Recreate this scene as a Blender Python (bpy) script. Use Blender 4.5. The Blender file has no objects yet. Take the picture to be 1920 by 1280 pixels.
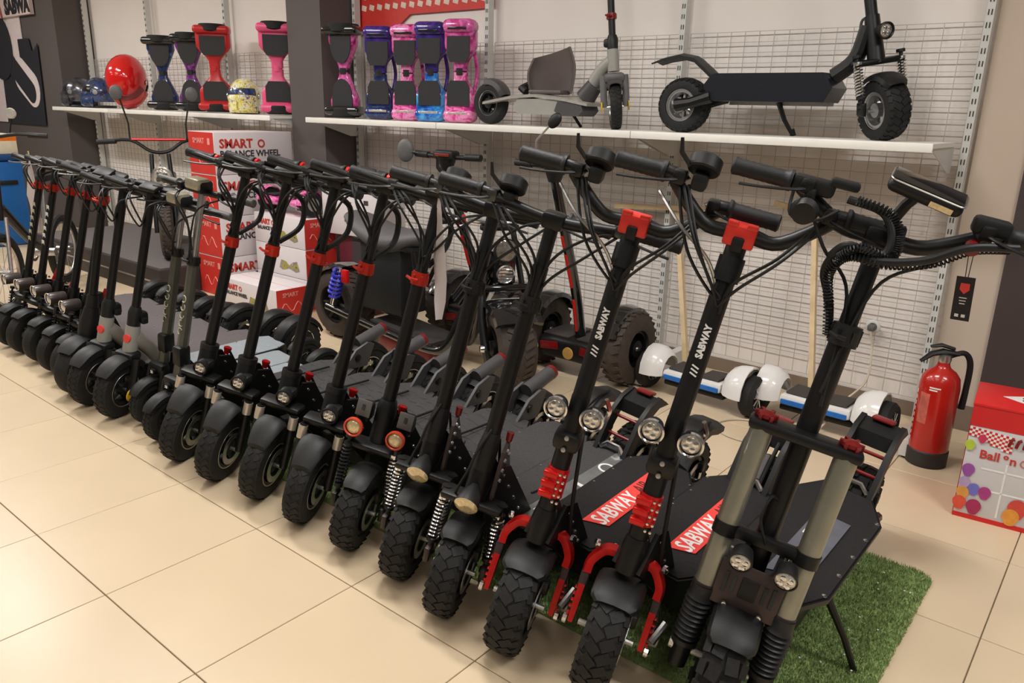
import bpy, bmesh, math, random
from mathutils import Vector, Matrix
random.seed(7)
PI = math.pi
scene = bpy.context.scene
COL = scene.collection

# ------------------------------------------------------------------ camera
def look(loc, yaw, pitch, roll):
    f = Vector((math.sin(yaw)*math.cos(pitch), math.cos(yaw)*math.cos(pitch), -math.sin(pitch)))
    r = Vector((math.cos(yaw), -math.sin(yaw), 0)); u = r.cross(f)
    r2 = r*math.cos(roll)+u*math.sin(roll); u2 = -r*math.sin(roll)+u*math.cos(roll)
    M = Matrix((( r2.x, u2.x, -f.x, loc[0]), (r2.y, u2.y, -f.y, loc[1]), (r2.z, u2.z, -f.z, loc[2]), (0,0,0,1)))
    return M
cam = bpy.data.cameras.new('camera'); camo = bpy.data.objects.new('camera', cam); COL.objects.link(camo)
cam.sensor_width = 36.0; cam.lens = 1456.97/1920*36.0; cam.clip_start = .05; cam.clip_end = 60
camo.matrix_world = look((3.1385, -1.2759, 1.3878), -.68336, .29156, .02442)
scene.camera = camo
# ------------------------------------------------------------------ world, lamps, exposure
w = bpy.data.worlds.new('world'); scene.world = w; w.use_nodes = True
w.node_tree.nodes['Background'].inputs[0].default_value = (1.0, .96, .92, 1)
w.node_tree.nodes['Background'].inputs[1].default_value = .12
vs = scene.view_settings; vs.view_transform = 'Standard'; vs.look = 'None'; vs.exposure = 0.06; vs.gamma = 1.0; vs.use_curve_mapping = False
CEIL = 2.95
LAMPS = [(x, y) for x in (-6.2, -3.6, -1.0, 1.6, 4.2) for y in (-2.7, -1.1, .45)]
for (x, y) in LAMPS:
    L = bpy.data.lights.new('ceiling_lamp_light', 'AREA'); L.shape = 'RECTANGLE'; L.size = 1.15; L.size_y = .28
    L.energy = (2.5, 6, 40)[LAMPS.index((x, y)) % 3]; L.color = (1.0, .975, .94)
    o = bpy.data.objects.new('ceiling_lamp_light', L); COL.objects.link(o); o.location = (x, y, CEIL-.05)

# ------------------------------------------------------------------ helpers
def tag(o, label=None, cat=None, group=None, kind=None):
    if label: o['label'] = label
    if cat: o['category'] = cat
    if group: o['group'] = group
    if kind: o['kind'] = kind
    return o
def thing(name, label, cat, loc=(0,0,0), rot=(0,0,0), group=None):
    o = bpy.data.objects.new(name, None); COL.objects.link(o); o.empty_display_size = .05
    o.location = loc; o.rotation_euler = rot
    return tag(o, label, cat, group)
def copy_tree(o, parent=None):
    c = o.copy(); COL.objects.link(c); c.parent = parent
    for ch in list(o.children): copy_tree(ch, c)
    return c
MATS = {}
def M(name, col, rough=.5, metal=0.0, var=.06, scale=30, bump=0.0, coat=0.0, spec=.5, emit=0, trans=0.0):
    if name in MATS: return MATS[name]
    m = bpy.data.materials.new(name); m.use_nodes = True; nt = m.node_tree; b = nt.nodes['Principled BSDF']
    b.inputs['Roughness'].default_value = rough; b.inputs['Metallic'].default_value = metal
    b.inputs['Coat Weight'].default_value = coat; b.inputs['Specular IOR Level'].default_value = spec
    b.inputs['Transmission Weight'].default_value = trans
    tc = nt.nodes.new('ShaderNodeTexCoord'); n = nt.nodes.new('ShaderNodeTexNoise')
    n.inputs['Scale'].default_value = scale; n.inputs['Detail'].default_value = 3
    nt.links.new(tc.outputs['Object'], n.inputs['Vector'])
    r = nt.nodes.new('ShaderNodeValToRGB')
    r.color_ramp.elements[0].position = .3; r.color_ramp.elements[1].position = .7
    r.color_ramp.elements[0].color = [max(0, c*(1-var)) for c in col]+[1]
    r.color_ramp.elements[1].color = [min(1, c*(1+var)) for c in col]+[1]
    nt.links.new(n.outputs['Fac'], r.inputs['Fac']); nt.links.new(r.outputs['Color'], b.inputs['Base Color'])
    if bump:
        bp = nt.nodes.new('ShaderNodeBump'); bp.inputs['Strength'].default_value = bump; bp.inputs['Distance'].default_value = .002
        nt.links.new(n.outputs['Fac'], bp.inputs['Height']); nt.links.new(bp.outputs['Normal'], b.inputs['Normal'])
    if emit:
        b.inputs['Emission Color'].default_value = list(col)+[1]; b.inputs['Emission Strength'].default_value = emit
    MATS[name] = m
    return m
def marble(name, cols, scale=9, rough=.2, coat=.6, detail=4):
    m = bpy.data.materials.new(name); m.use_nodes = True; nt = m.node_tree; b = nt.nodes['Principled BSDF']
    b.inputs['Roughness'].default_value = rough; b.inputs['Coat Weight'].default_value = coat
    tc = nt.nodes.new('ShaderNodeTexCoord'); n = nt.nodes.new('ShaderNodeTexNoise')
    n.inputs['Scale'].default_value = scale; n.inputs['Detail'].default_value = detail; n.inputs['Distortion'].default_value = .8
    nt.links.new(tc.outputs['Object'], n.inputs['Vector']); r = nt.nodes.new('ShaderNodeValToRGB')
    k = len(cols)
    while len(r.color_ramp.elements) < k: r.color_ramp.elements.new(.5)
    for i, c in enumerate(cols):
        r.color_ramp.elements[i].position = .3+.4*i/(k-1); r.color_ramp.elements[i].color = list(c)+[1]
    nt.links.new(n.outputs['Fac'], r.inputs['Fac']); nt.links.new(r.outputs['Color'], b.inputs['Base Color'])
    MATS[name] = m
    return m
def s2l(r, g, b):
    f = lambda c: (c/255/12.92) if c/255 <= .04045 else ((c/255+.055)/1.055)**2.4
    return (f(r), f(g), f(b))
def V(*a): return Vector(a[0] if len(a) == 1 else a)
def basis(d):
    d = d.normalized(); a = Vector((0,0,1)) if abs(d.z) < .9 else Vector((1,0,0))
    u = d.cross(a).normalized(); return u, d.cross(u).normalized()
XF = [Matrix.Identity(4)]          # transform in force while parts are built (a steered front end)
class MB:
    def __init__(s): s.v = []; s.f = []
    def add(s, vs, fs):
        k = len(s.v); s.v += [Vector(p) for p in vs]; s.f += [tuple(i+k for i in f) for f in fs]; return s
    def box(s, c, size, R=None):
        c = V(c); hx, hy, hz = size[0]/2, size[1]/2, size[2]/2
        vs = [Vector((x*hx, y*hy, z*hz)) for x in (-1,1) for y in (-1,1) for z in (-1,1)]
        if R: vs = [R @ p for p in vs]
        return s.add([c+p for p in vs], [(0,1,3,2),(4,6,7,5),(0,4,5,1),(2,3,7,6),(0,2,6,4),(1,5,7,3)])
    def rbox(s, c, size, r=.01, R=None, n=2):
        bm = bmesh.new(); bmesh.ops.create_cube(bm, size=1)
        for q in bm.verts: q.co = Vector((q.co.x*size[0], q.co.y*size[1], q.co.z*size[2]))
        bmesh.ops.bevel(bm, geom=list(bm.edges), offset=min(r, min(size)*.49), segments=n, profile=.5, affect='EDGES')
        bm.verts.index_update(); vs = [q.co.copy() for q in bm.verts]; fs = [tuple(q.index for q in f.verts) for f in bm.faces]; bm.free()
        if R: vs = [R @ p for p in vs]
        c = V(c); return s.add([c+p for p in vs], fs)
    def cyl(s, p0, p1, r0, r1=None, n=16):
        return s.tube([p0, p1], [r0, r0 if r1 is None else r1], n, sm=0)
    def tube(s, pts, r, n=8, sm=0, closed=False, sq=None):
        pts = [V(p) for p in pts]; rr = list(r) if isinstance(r, (list, tuple)) else [r]*len(pts)
        if sm and len(pts) > 2:
            q = []; qr = []; N = len(pts)
            for i in range(N if closed else N-1):
                g = (lambda j: pts[j % N]) if closed else (lambda j: pts[max(0, min(N-1, j))])
                a, b, c, d = g(i-1), g(i), g(i+1), g(i+2)
                for k in range(sm):
                    t = k/sm
                    q.append(.5*((2*b)+(c-a)*t+(2*a-5*b+4*c-d)*t*t+(3*b-a-3*c+d)*t**3)); qr.append(rr[i]*(1-t)+rr[(i+1) % N]*t)
            if not closed: q.append(pts[-1]); qr.append(rr[-1])
            pts, rr = q, qr
        N = len(pts); vs = []; fs = []; u = None
        for i in range(N):
            if closed: d = pts[(i+1) % N]-pts[i-1]
            else: d = pts[min(i+1, N-1)]-pts[max(i-1, 0)]
            d.normalize()
            if u is None: u, _ = basis(d)
            u = (u-d*u.dot(d)); u = u.normalized() if u.length > 1e-6 else basis(d)[0]
            v = d.cross(u)
            for k in range(n):
                a = 2*PI*k/n+(PI/4 if sq else 0)
                ru, rv = (rr[i]*sq[0], rr[i]*sq[1]) if sq else (rr[i], rr[i])
                vs.append(pts[i]+u*math.cos(a)*ru+v*math.sin(a)*rv)
        for i in range(N if closed else N-1):
            j = (i+1) % N
            for k in range(n): fs.append((i*n+k, i*n+(k+1) % n, j*n+(k+1) % n, j*n+k))
        if not closed: fs += [tuple(range(n))[::-1], tuple((N-1)*n+k for k in range(n))]
        return s.add(vs, fs)
    def lathe(s, prof, o=(0,0,0), ax=(0,0,1), n=32, closed=False, arc=None):
        o = V(o); d = V(ax).normalized(); u, v = basis(d); vs = []; fs = []; k = len(prof)
        N = n if arc is None else n+1
        for i in range(N):
            a = 2*PI*i/n if arc is None else arc[0]+(arc[1]-arc[0])*i/n
            for (t, r) in prof: vs.append(o+d*t+(u*math.cos(a)+v*math.sin(a))*r)
        for i in range(n):
            j = (i+1) % N
            for q in range(k if closed else k-1):
                p = (q+1) % k; fs.append((i*k+q, j*k+q, j*k+p, i*k+p))
        if not closed and arc is None:
            if prof[0][1] > 1e-5: fs.append(tuple(i*k for i in range(N)))
            if prof[-1][1] > 1e-5: fs.append(tuple(i*k+k-1 for i in range(N))[::-1])
        return s.add(vs, fs)
    def prism(s, poly, o, u, v, t):
        o, u, v = V(o), V(u), V(v); w_ = u.cross(v).normalized()*t/2; k = len(poly)
        vs = [o+u*a+v*b-w_ for a, b in poly]+[o+u*a+v*b+w_ for a, b in poly]
        fs = [tuple(range(k))[::-1], tuple(range(k, 2*k))]+[(i, (i+1) % k, (i+1) % k+k, i+k) for i in range(k)]
        return s.add(vs, fs)
    def ell(s, c, r, n=20, m=12, R=None, lo=-PI/2, hi=PI/2):
        vs = []; fs = []; c = V(c)
        for j in range(m+1):
            b = lo+(hi-lo)*j/m
            for i in range(n):
                a = 2*PI*i/n; p = Vector((r[0]*math.cos(b)*math.cos(a), r[1]*math.cos(b)*math.sin(a), r[2]*math.sin(b)))
                vs.append(c+(R @ p if R else p))
        for j in range(m):
            for i in range(n): fs.append((j*n+i, j*n+(i+1) % n, (j+1)*n+(i+1) % n, (j+1)*n+i))
        fs += [tuple(range(n))[::-1], tuple(m*n+i for i in range(n))]
        return s.add(vs, fs)
    def loft(s, rings, cap=True):
        n = len(rings[0]); vs = [V(p) for r in rings for p in r]; fs = []
        for j in range(len(rings)-1):
            for i in range(n): fs.append((j*n+i, j*n+(i+1) % n, (j+1)*n+(i+1) % n, (j+1)*n+i))
        if cap: fs += [tuple(range(n))[::-1], tuple((len(rings)-1)*n+i for i in range(n))]
        return s.add(vs, fs)
    def spring(s, p0, p1, R, r, turns, n=5):
        p0, p1 = V(p0), V(p1); d = p1-p0; u, v = basis(d); K = int(turns*10)
        return s.tube([p0+d*(i/K)+(u*math.cos(2*PI*turns*i/K)+v*math.sin(2*PI*turns*i/K))*R for i in range(K+1)], r, n)
    def build(s, name, mat, parent=None, ang=.6, label=None):
        me = bpy.data.meshes.new(name); X = XF[0]
        me.from_pydata([X @ p for p in s.v], [], s.f)
        bm = bmesh.new(); bm.from_mesh(me); bmesh.ops.remove_doubles(bm, verts=bm.verts, dist=1e-6)
        bmesh.ops.recalc_face_normals(bm, faces=bm.faces); bm.to_mesh(me); bm.free()
        for p in me.polygons: p.use_smooth = True
        me.set_sharp_from_angle(angle=ang)
        me.materials.append(mat)
        o = bpy.data.objects.new(name, me); COL.objects.link(o); o.parent = parent
        if label: o['label'] = label
        return o
def mb(): return MB()
def text(name, s, size, o, right, up, mat, parent, ext=.0008, bold=0.0, align='CENTER', xs=1.0, label=None):
    cu = bpy.data.curves.new('t', 'FONT'); cu.body = s; cu.size = size; cu.extrude = ext; cu.offset = bold; cu.resolution_u = 2
    cu.align_x = align; cu.align_y = 'CENTER'
    to = bpy.data.objects.new('t', cu); COL.objects.link(to)
    dg = bpy.context.evaluated_depsgraph_get(); me = bpy.data.meshes.new_from_object(to.evaluated_get(dg))
    bpy.data.objects.remove(to); bpy.data.curves.remove(cu)
    r, u = V(right).normalized(), V(up).normalized(); nrm = r.cross(u).normalized(); u = nrm.cross(r); o = V(o)
    for q in me.vertices:
        p = q.co; q.co = XF[0] @ (o+r*p.x*xs+u*p.y+nrm*p.z)
    me.materials.clear(); me.materials.append(mat); me.name = name
    ob = bpy.data.objects.new(name, me); COL.objects.link(ob); ob.parent = parent
    if label: ob['label'] = label
    return ob
# materials
BLK = M('black_satin_metal', (.005,.005,.0055), .42, .2, .15, 40)
BLK2 = M('black_plastic', (.007,.007,.0075), .5, 0, .15, 60, spec=.4)
GLOSS = M('gloss_black_paint', (.008,.008,.009), .12, 0, .1, 10, coat=.7)
RUB = M('tyre_rubber', (.013,.0125,.0125), .7, 0, .25, 90, bump=.3, spec=.35)
GRIPM = M('grip_rubber', (.012,.012,.0135), .55, 0, .2, 120, bump=.4, spec=.4)
DECK = M('deck_grip_tape', (.014,.013,.0135), .75, 0, .35, 220, bump=.6, spec=.3)
DECKG = M('deck_grey_mat', (.04,.039,.04), .75, 0, .2, 120, bump=.4)
DECKB = M('deck_bluegrey_mat', s2l(142,150,156), .6, 0, .06, 40)
DECKL = M('deck_plum_grey_mat', s2l(92,86,88), .7, 0, .1, 80)
CHR = M('chrome', (.75,.75,.76), .16, 1, .04, 20)
STEEL = M('brushed_steel', (.5,.5,.5), .35, 1, .1, 60)
SILV = M('silver_stanchion', s2l(150,150,138), .32, .65, .06, 25)
RED = M('red_anodised', s2l(205,28,26), .3, .35, .08, 40)
ORED = M('orange_red_anodised', s2l(184,42,24), .35, .3, .1, 60)
REDP = M('red_paint', s2l(196,22,20), .35, 0, .06, 20)
DRED = M('dark_red_plastic', s2l(120,18,20), .35, 0, .1, 20)
STICK = M('coral_red_vinyl', s2l(232,72,66), .4, 0, .04, 20)
WHT = M('white_vinyl', (.8,.79,.78), .45, 0, .03, 20)
WHTP = M('white_gloss_plastic', (.78,.77,.76), .18, 0, .02, 10, coat=.4)
DGREY = M('dark_grey_print', s2l(95,40,42), .5, 0, .04, 20)
GRY = M('grey_plastic', s2l(92,90,90), .5, 0, .08, 40)
LGREY = M('light_grey_paint', s2l(150,148,142), .38, 0, .04, 20)
GGREEN = M('grey_green_paint', s2l(92,92,84), .35, .4, .08, 30)
LENS = M('lamp_lens', s2l(205,200,190), .08, .4, .25, 160, coat=.8)
LENSW = M('lamp_lens_warm', s2l(225,205,160), .1, .3, .2, 120, coat=.8)
YEL = M('yellow_reflector', s2l(215,170,20), .25, 0, .1, 90)
ORNG = M('orange_reflector', s2l(220,110,20), .3, 0, .1, 90)
BOOT = M('rubber_boot', (.01,.01,.011), .5, 0, .1, 40)
PLATE = M('dark_plate', s2l(66,54,54), .45, .3, .1, 40)
LEV = M('lever_grey_metal', (.09,.09,.092), .35, .8, .1, 40)
# ================================================================== SETTING
WALL = 2.70
TILE = M('cream_porcelain', s2l(205,184,154), .3, 0, .045, 2.2, spec=.4)
TILE2 = M('cream_porcelain_b', s2l(209,189,160), .3, 0, .045, 1.7, spec=.4)
GROUT = M('grout', s2l(128,112,88), .8, 0, .1, 40)
WPAINT = M('warm_white_wall_paint', s2l(232,225,220), .75, 0, .02, 3)
COLP = M('taupe_column_paint', s2l(84,77,76), .7, 0, .03, 4)
BRN = M('dark_brown_paint', s2l(66,55,54), .6, 0, .04, 5)
BASEM = M('taupe_baseboard', s2l(122,106,92), .6, 0, .05, 10)
CEILM = M('ceiling_white', (.75,.74,.72), .8, 0, .02, 4)
WIRE = M('white_coated_wire', s2l(186,182,176), .45, 0, .03, 20)
POST = M('white_powder_coat', s2l(204,204,200), .4, 0, .02, 20)
SHELFM = M('white_shelf', s2l(235,233,226), .4, 0, .02, 10)
SLOT = M('slot_dark', (.03,.03,.03), .8)
def struct(o, label=None): o['kind'] = 'structure'; return o
floor = struct(mb().box((-3, -1, -.05), (16, 9, .09)).build('floor', GROUT))
TS = .5; gp = .0032
tm = mb().rbox((0,0,-.004), (TS-gp, TS-gp, .0085), .0012, n=1).build('tile', TILE, floor)
tm2 = tm.data.copy(); tm2.materials[0] = TILE2
first = True; rest = MB()
for i in range(-22, 10):
    for j in range(-11, 6):
        cx, cy = (i+.5)*TS, (j+.5)*TS
        if -9 <= i <= 7 and -4 <= j <= 5:
            if first: o = tm; first = False
            else: o = tm.copy(); COL.objects.link(o)
            if (i*7+j*13) % 5 in (0, 2): o.data = tm2
            o.location = (cx, cy, 0)
        elif cx < 4.9: rest.box((cx, cy, -.004), (TS-gp, TS-gp, .0085))
ro = rest.build('tile_field', TILE, floor); ro['kind'] = 'stuff'
struct(mb().box((-2.5, WALL+.06, 1.5), (15, .12, 3)).build('wall_back', WPAINT))
struct(mb().box((-1.785, 2.52, 1.5), (.39, .36, 3)).build('wall_column', COLP))
struct(mb().box((-8.0, 2.52, 1.5), (4.06, .36, 3)).build('wall_column_left', COLP))
struct(mb().box((3.36, 2.675, 1.5), (1.36, .05, 3)).build('wall_right', BRN))
struct(mb().box((2.58, 2.685, 1.5), (.2, .03, 3)).build('wall_right_strip', M('darker_beige', s2l(196,180,164), .75, 0, .02, 3)))  # thin strip beside the end upright, coloured a darker beige than the back wall
struct(mb().box((-3, -1, CEIL+.05), (16, 9, .1)).build('ceiling', CEILM))
struct(mb().box((.54, WALL-.008, .035), (4.26, .016, .07)).build('baseboard_back', BASEM))
struct(mb().box((-3.98, WALL-.008, .035), (4.0, .016, .07)).build('baseboard_left', BASEM))
struct(mb().box((2.58, 2.664, .06), (.2, .012, .12)).build('baseboard_right', BASEM))
# ceiling lamps (the light itself is set up at the top)
DIFF = M('lamp_diffuser', (1,.96,.9), .5, emit=6)
names = ['leftmost', 'left', 'middle', 'right', 'rightmost']; rows = ['front', 'middle', 'wall side']
lf = None
for k, (x, y) in enumerate(LAMPS):
    if lf is None:
        lf = thing('ceiling_lamp', '', 'lamp', (x, y, CEIL), group='recessed ceiling lamps')
        f = MB()
        for sx in (-1, 1): f.box((sx*.6, 0, -.015), (.03, .34, .03))
        for sy in (-1, 1): f.box((0, sy*.155, -.015), (1.2, .03, .03))
        f.build('frame', WHT, lf); mb().box((0,0,-.012), (1.16, .28, .006)).build('diffuser', DIFF, lf)
        o = lf
    else: o = copy_tree(lf)
    o.location = (x, y, CEIL)
    o['label'] = 'long recessed ceiling lamp, %s of the %s row, above the frame' % (names[k//3], rows[k % 3])
# perforated uprights with feet
def upright(x, label, foot=True, h=2.9, wd=.03, fx=0):
    t = thing('shelf_upright', label, 'shelf post', (x, 2.635, 0), group='slotted shelf uprights')
    mb().box((0, 0, h/2), (wd, .05, h)).build('post', POST, t)
    s = MB(); z = .06
    while z < h-.05:
        for sx in (-.006, .006): s.box((sx, -.0255, z), (.004, .003, .022))
        z += .05
    so = s.build('slot', SLOT, t); so['kind'] = 'stuff'
    if foot:
        p = [(-.5, .012), (-.5, .085), (-.44, .1), (-.02, .11), (-.02, .012)]
        fo = mb().prism(p, (fx,0,0), (0,1,0), (0,0,1), .045).build('base_foot', POST, t)
        mb().cyl((fx,-.47,0), (fx,-.47,.014), .016, n=12).build('levelling_foot', BLK2, fo)
    return t
U = [(2.455, 'white slotted shelf upright at the right end beside the fire extinguisher'),
     (1.06, 'white slotted shelf upright between the grey and the black shelf scooters'),
     (-.29, 'white slotted shelf upright beside the rightmost pink hoverboard'),
     (-1.56, 'white slotted shelf upright against the middle column'),
     (-5.93, 'white slotted shelf upright beside the left column and helmets'),]
for x, l in U: upright(x, l, foot=x > -1, fx={2.455: .065, 1.06: .16}.get(x, 0))
upright(-4.6, 'white slotted shelf upright behind the red helmet', False)
upright(-3.25, 'white slotted shelf upright behind the three left hoverboards', False)
upright(-2.02, 'white slotted shelf upright left of the middle column, by the pink hoverboard', False)
# wire grid panels
def grid(x0, x1, label, z0=.1, z1=1.78):
    m = MB(); y = 2.664; n = int(round((x1-x0)/.0765)); r = .0034
    for i in range(n+1):
        x = x0+(x1-x0)*i/n; m.box((x, y, (z0+z1)/2), (r, r, z1-z0))
    k = int(round((z1-z0)/.05))
    for i in range(k+1):
        z = z0+(z1-z0)*i/k
        if i not in (1,): m.box(((x0+x1)/2, y+r, z), (x1-x0, r, r))
    return tag(m.build('wire_grid_panel', WIRE), label, 'grid panel', 'wire grid panels on the back wall')
grid(1.085, 2.43, 'white wire grid panel behind the black scooter on the shelf')
grid(-.265, 1.035, 'white wire grid panel behind the grey scooter on the shelf')
grid(-1.53, -.315, 'white wire grid panel behind the five galaxy hoverboards')
grid(-3.22, -2.05, 'white wire grid panel behind the box stack, next to the middle column')
grid(-4.57, -3.28, 'white wire grid panel behind the blue hoverboard in the left bay')
grid(-5.9, -4.63, 'white wire grid panel behind the black helmets')
# shelves
SZ = 1.292; SF = 2.17; SB = 2.56
def shelf(x0, x1, label):
    c = (x0+x1)/2; t = thing('shelf_board', label, 'shelf', (c, SF, SZ), group='white wall shelves')
    L = x1-x0-.004
    mb().box((0, (SB-SF)/2, -.009), (L, SB-SF, .018)).build('board', SHELFM, t)
    mb().rbox((0, -.003, -.016), (L, .012, .036), .004).build('front_lip', SHELFM, t)
    for s in (-1, 1):
        p = [(.02, -.02), (.44, -.02), (.44, -.13), (.38, -.13)]
        mb().prism(p, (s*(L/2-.012), 0, 0), (0,1,0), (0,0,1), .004).build('bracket', POST, t)
    return t
shelf(1.06, 2.425, 'white wall shelf carrying the black scooter')
shelf(-.29, 1.06, 'white wall shelf carrying the grey scooter with child seat')
shelf(-1.575, -.29, 'white wall shelf carrying the five galaxy hoverboards')
shelf(-3.25, -2.0, 'white wall shelf carrying the yellow helmet and pink hoverboard')
shelf(-4.6, -3.25, 'white wall shelf carrying the red helmet and blue hoverboard')
shelf(-5.86, -4.6, 'white wall shelf carrying the dark helmets beside the left column')
# banner on the upper wall
ban = thing('wall_banner', 'red wall banner with white square marks above the hoverboards', 'banner', (0, 2.685, 0))
mb().prism([(-1.585,2.5),(-.3,2.5),(-.3,1.985),(-1.05,1.985),(-1.24,1.87),(-1.585,1.87)], (0,0,0), (1,0,0), (0,0,1), .012).build('panel', M('banner_red', s2l(205,52,44), .5), ban)
for r in range(3):
    for i in range(15):
        x = -1.52+i*.082; z = 2.045+r*.075
        mb().rbox((x, -.0075, z), (.05, .003, .036), .012, R=Matrix.Rotation(.25,3,'Y')).build('white_mark', M('banner_white', s2l(225,205,190), .5), ban)
# wrench poster on the left column
po = thing('wall_poster', 'black and white wrench poster on the left column', 'poster', (0, 2.333, 0))
PBLK = M('poster_black', (.012,.012,.018), .5); PWHT = M('poster_white', s2l(216,204,205), .5)
mb().box((-7.85,-.004,1.66), (2.02,.008,1.14)).build('white_backing', PWHT, po)
blk = [(-7.6,1.08),(-6.5,1.08),(-6.46,1.5),(-6.44,1.93),(-6.54,1.87),(-6.61,1.86),(-6.66,1.99),(-6.96,1.99),(-6.96,1.8),(-7.3,1.62),(-7.55,1.62)]
mb().prism(blk, (0,-.01,0), (1,0,0), (0,0,1), .006).build('black_ground', PBLK, po)
def capsule(a, b, r, n=10):
    a, b = Vector(a), Vector(b); d = (b-a).normalized(); p = Vector((-d.y, d.x)); out = []
    for k in range(n+1): t = PI*k/n; out.append(b+p*math.cos(t)*r+d*math.sin(t)*r)
    for k in range(n+1): t = PI*k/n; out.append(a-p*math.cos(t)*r-d*math.sin(t)*r)
    return [(q.x, q.y) for q in out]
mb().prism(capsule((-7.0,1.62), (-6.72,1.46), .19), (0,-.015,0), (1,0,0), (0,0,1), .004).build('wrench_outline', PWHT, po)
mb().prism(capsule((-7.42,1.86), (-6.75,1.43), .115), (0,-.019,0), (1,0,0), (0,0,1), .004).build('wrench_handle', PBLK, po)
mb().lathe([(0,.36),(.004,.36),(.004,0)], (-7.5,-.018,1.92), (0,-1,0), 24).build('wrench_head', PBLK, po)
sg = thing('wall_sign', 'pale shop sign with dark capital letters above the wrench poster', 'sign', (0, 2.325, 0))
mb().box((-7.5,-.02,2.42), (2.18,.04,.4)).build('board', M('sign_pale', s2l(214,196,192), .5), sg)
text('lettering', 'SABWA', .2, (-6.75,-.042,2.31), (1,0,0), (0,0,1), PBLK, sg, .002, .012, xs=.98)
for k in range(3): mb().box((-7.22-.09*k,-.043,2.31), (.05,.004,.2), Matrix.Rotation(-.25,3,'Y')).build('logo_bar', M('sign_red', s2l(150,80,76), .5), sg)
# turf mat
TURF = M('artificial_turf', s2l(140,160,100), .9, 0, .3, 60, bump=.4)
mat_ = thing('turf_mat', 'green artificial turf mat lying under the row of scooters', 'mat', (0,0,0))
def rr(x0,y0,x1,y1,r,n=5):
    out = []
    for cx, cy, a in ((x1-r,y1-r,0),(x0+r,y1-r,PI/2),(x0+r,y0+r,PI),(x1-r,y0+r,1.5*PI)):
        for k in range(n+1): t = a+PI/2*k/n; out.append((cx+r*math.cos(t), cy+r*math.sin(t)))
    return out
mb().prism(rr(-2.3,.27,2.83,1.235,.05), (0,0,.003), (1,0,0), (0,1,0), .006).build('backing', TURF, mat_)
rg = random.Random(3); gv = []; gf = []
def blade(x, y):
    qx, qy = x-2.775, abs(y-.7525)-.4275
    if qx > 0 and qy > 0 and math.hypot(qx, qy) > .06: return
    a = rg.uniform(0, 2*PI); h = rg.uniform(.007, .015); wd = .0016; lx, ly = rg.gauss(0,.004), rg.gauss(0,.004); k = len(gv)
    gv.extend([(x-wd*math.cos(a), y-wd*math.sin(a), .005), (x+wd*math.cos(a), y+wd*math.sin(a), .005), (x+lx, y+ly, .006+h)]); gf.append((k, k+1, k+2))
for i in range(90000): blade(rg.uniform(1.6, 2.835), rg.uniform(.265, 1.24))
for i in range(50000): blade(rg.uniform(-2.3, 1.6), rg.uniform(.265, 1.24))
gm = bpy.data.meshes.new('turf_blades'); gm.from_pydata(gv, [], gf); gm.materials.append(TURF)
go = bpy.data.objects.new('turf_blades', gm); COL.objects.link(go); go.parent = mat_; go['kind'] = 'stuff'
sp = MB()
for i in range(46):
    sp.box((rg.uniform(2.2,2.8), rg.uniform(.3,1.2), .017), (.005,.004,.002), Matrix.Rotation(rg.uniform(0,3),3,'Z'))
so = sp.build('paper_specks', WHT, mat_); so['kind'] = 'stuff'
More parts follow.
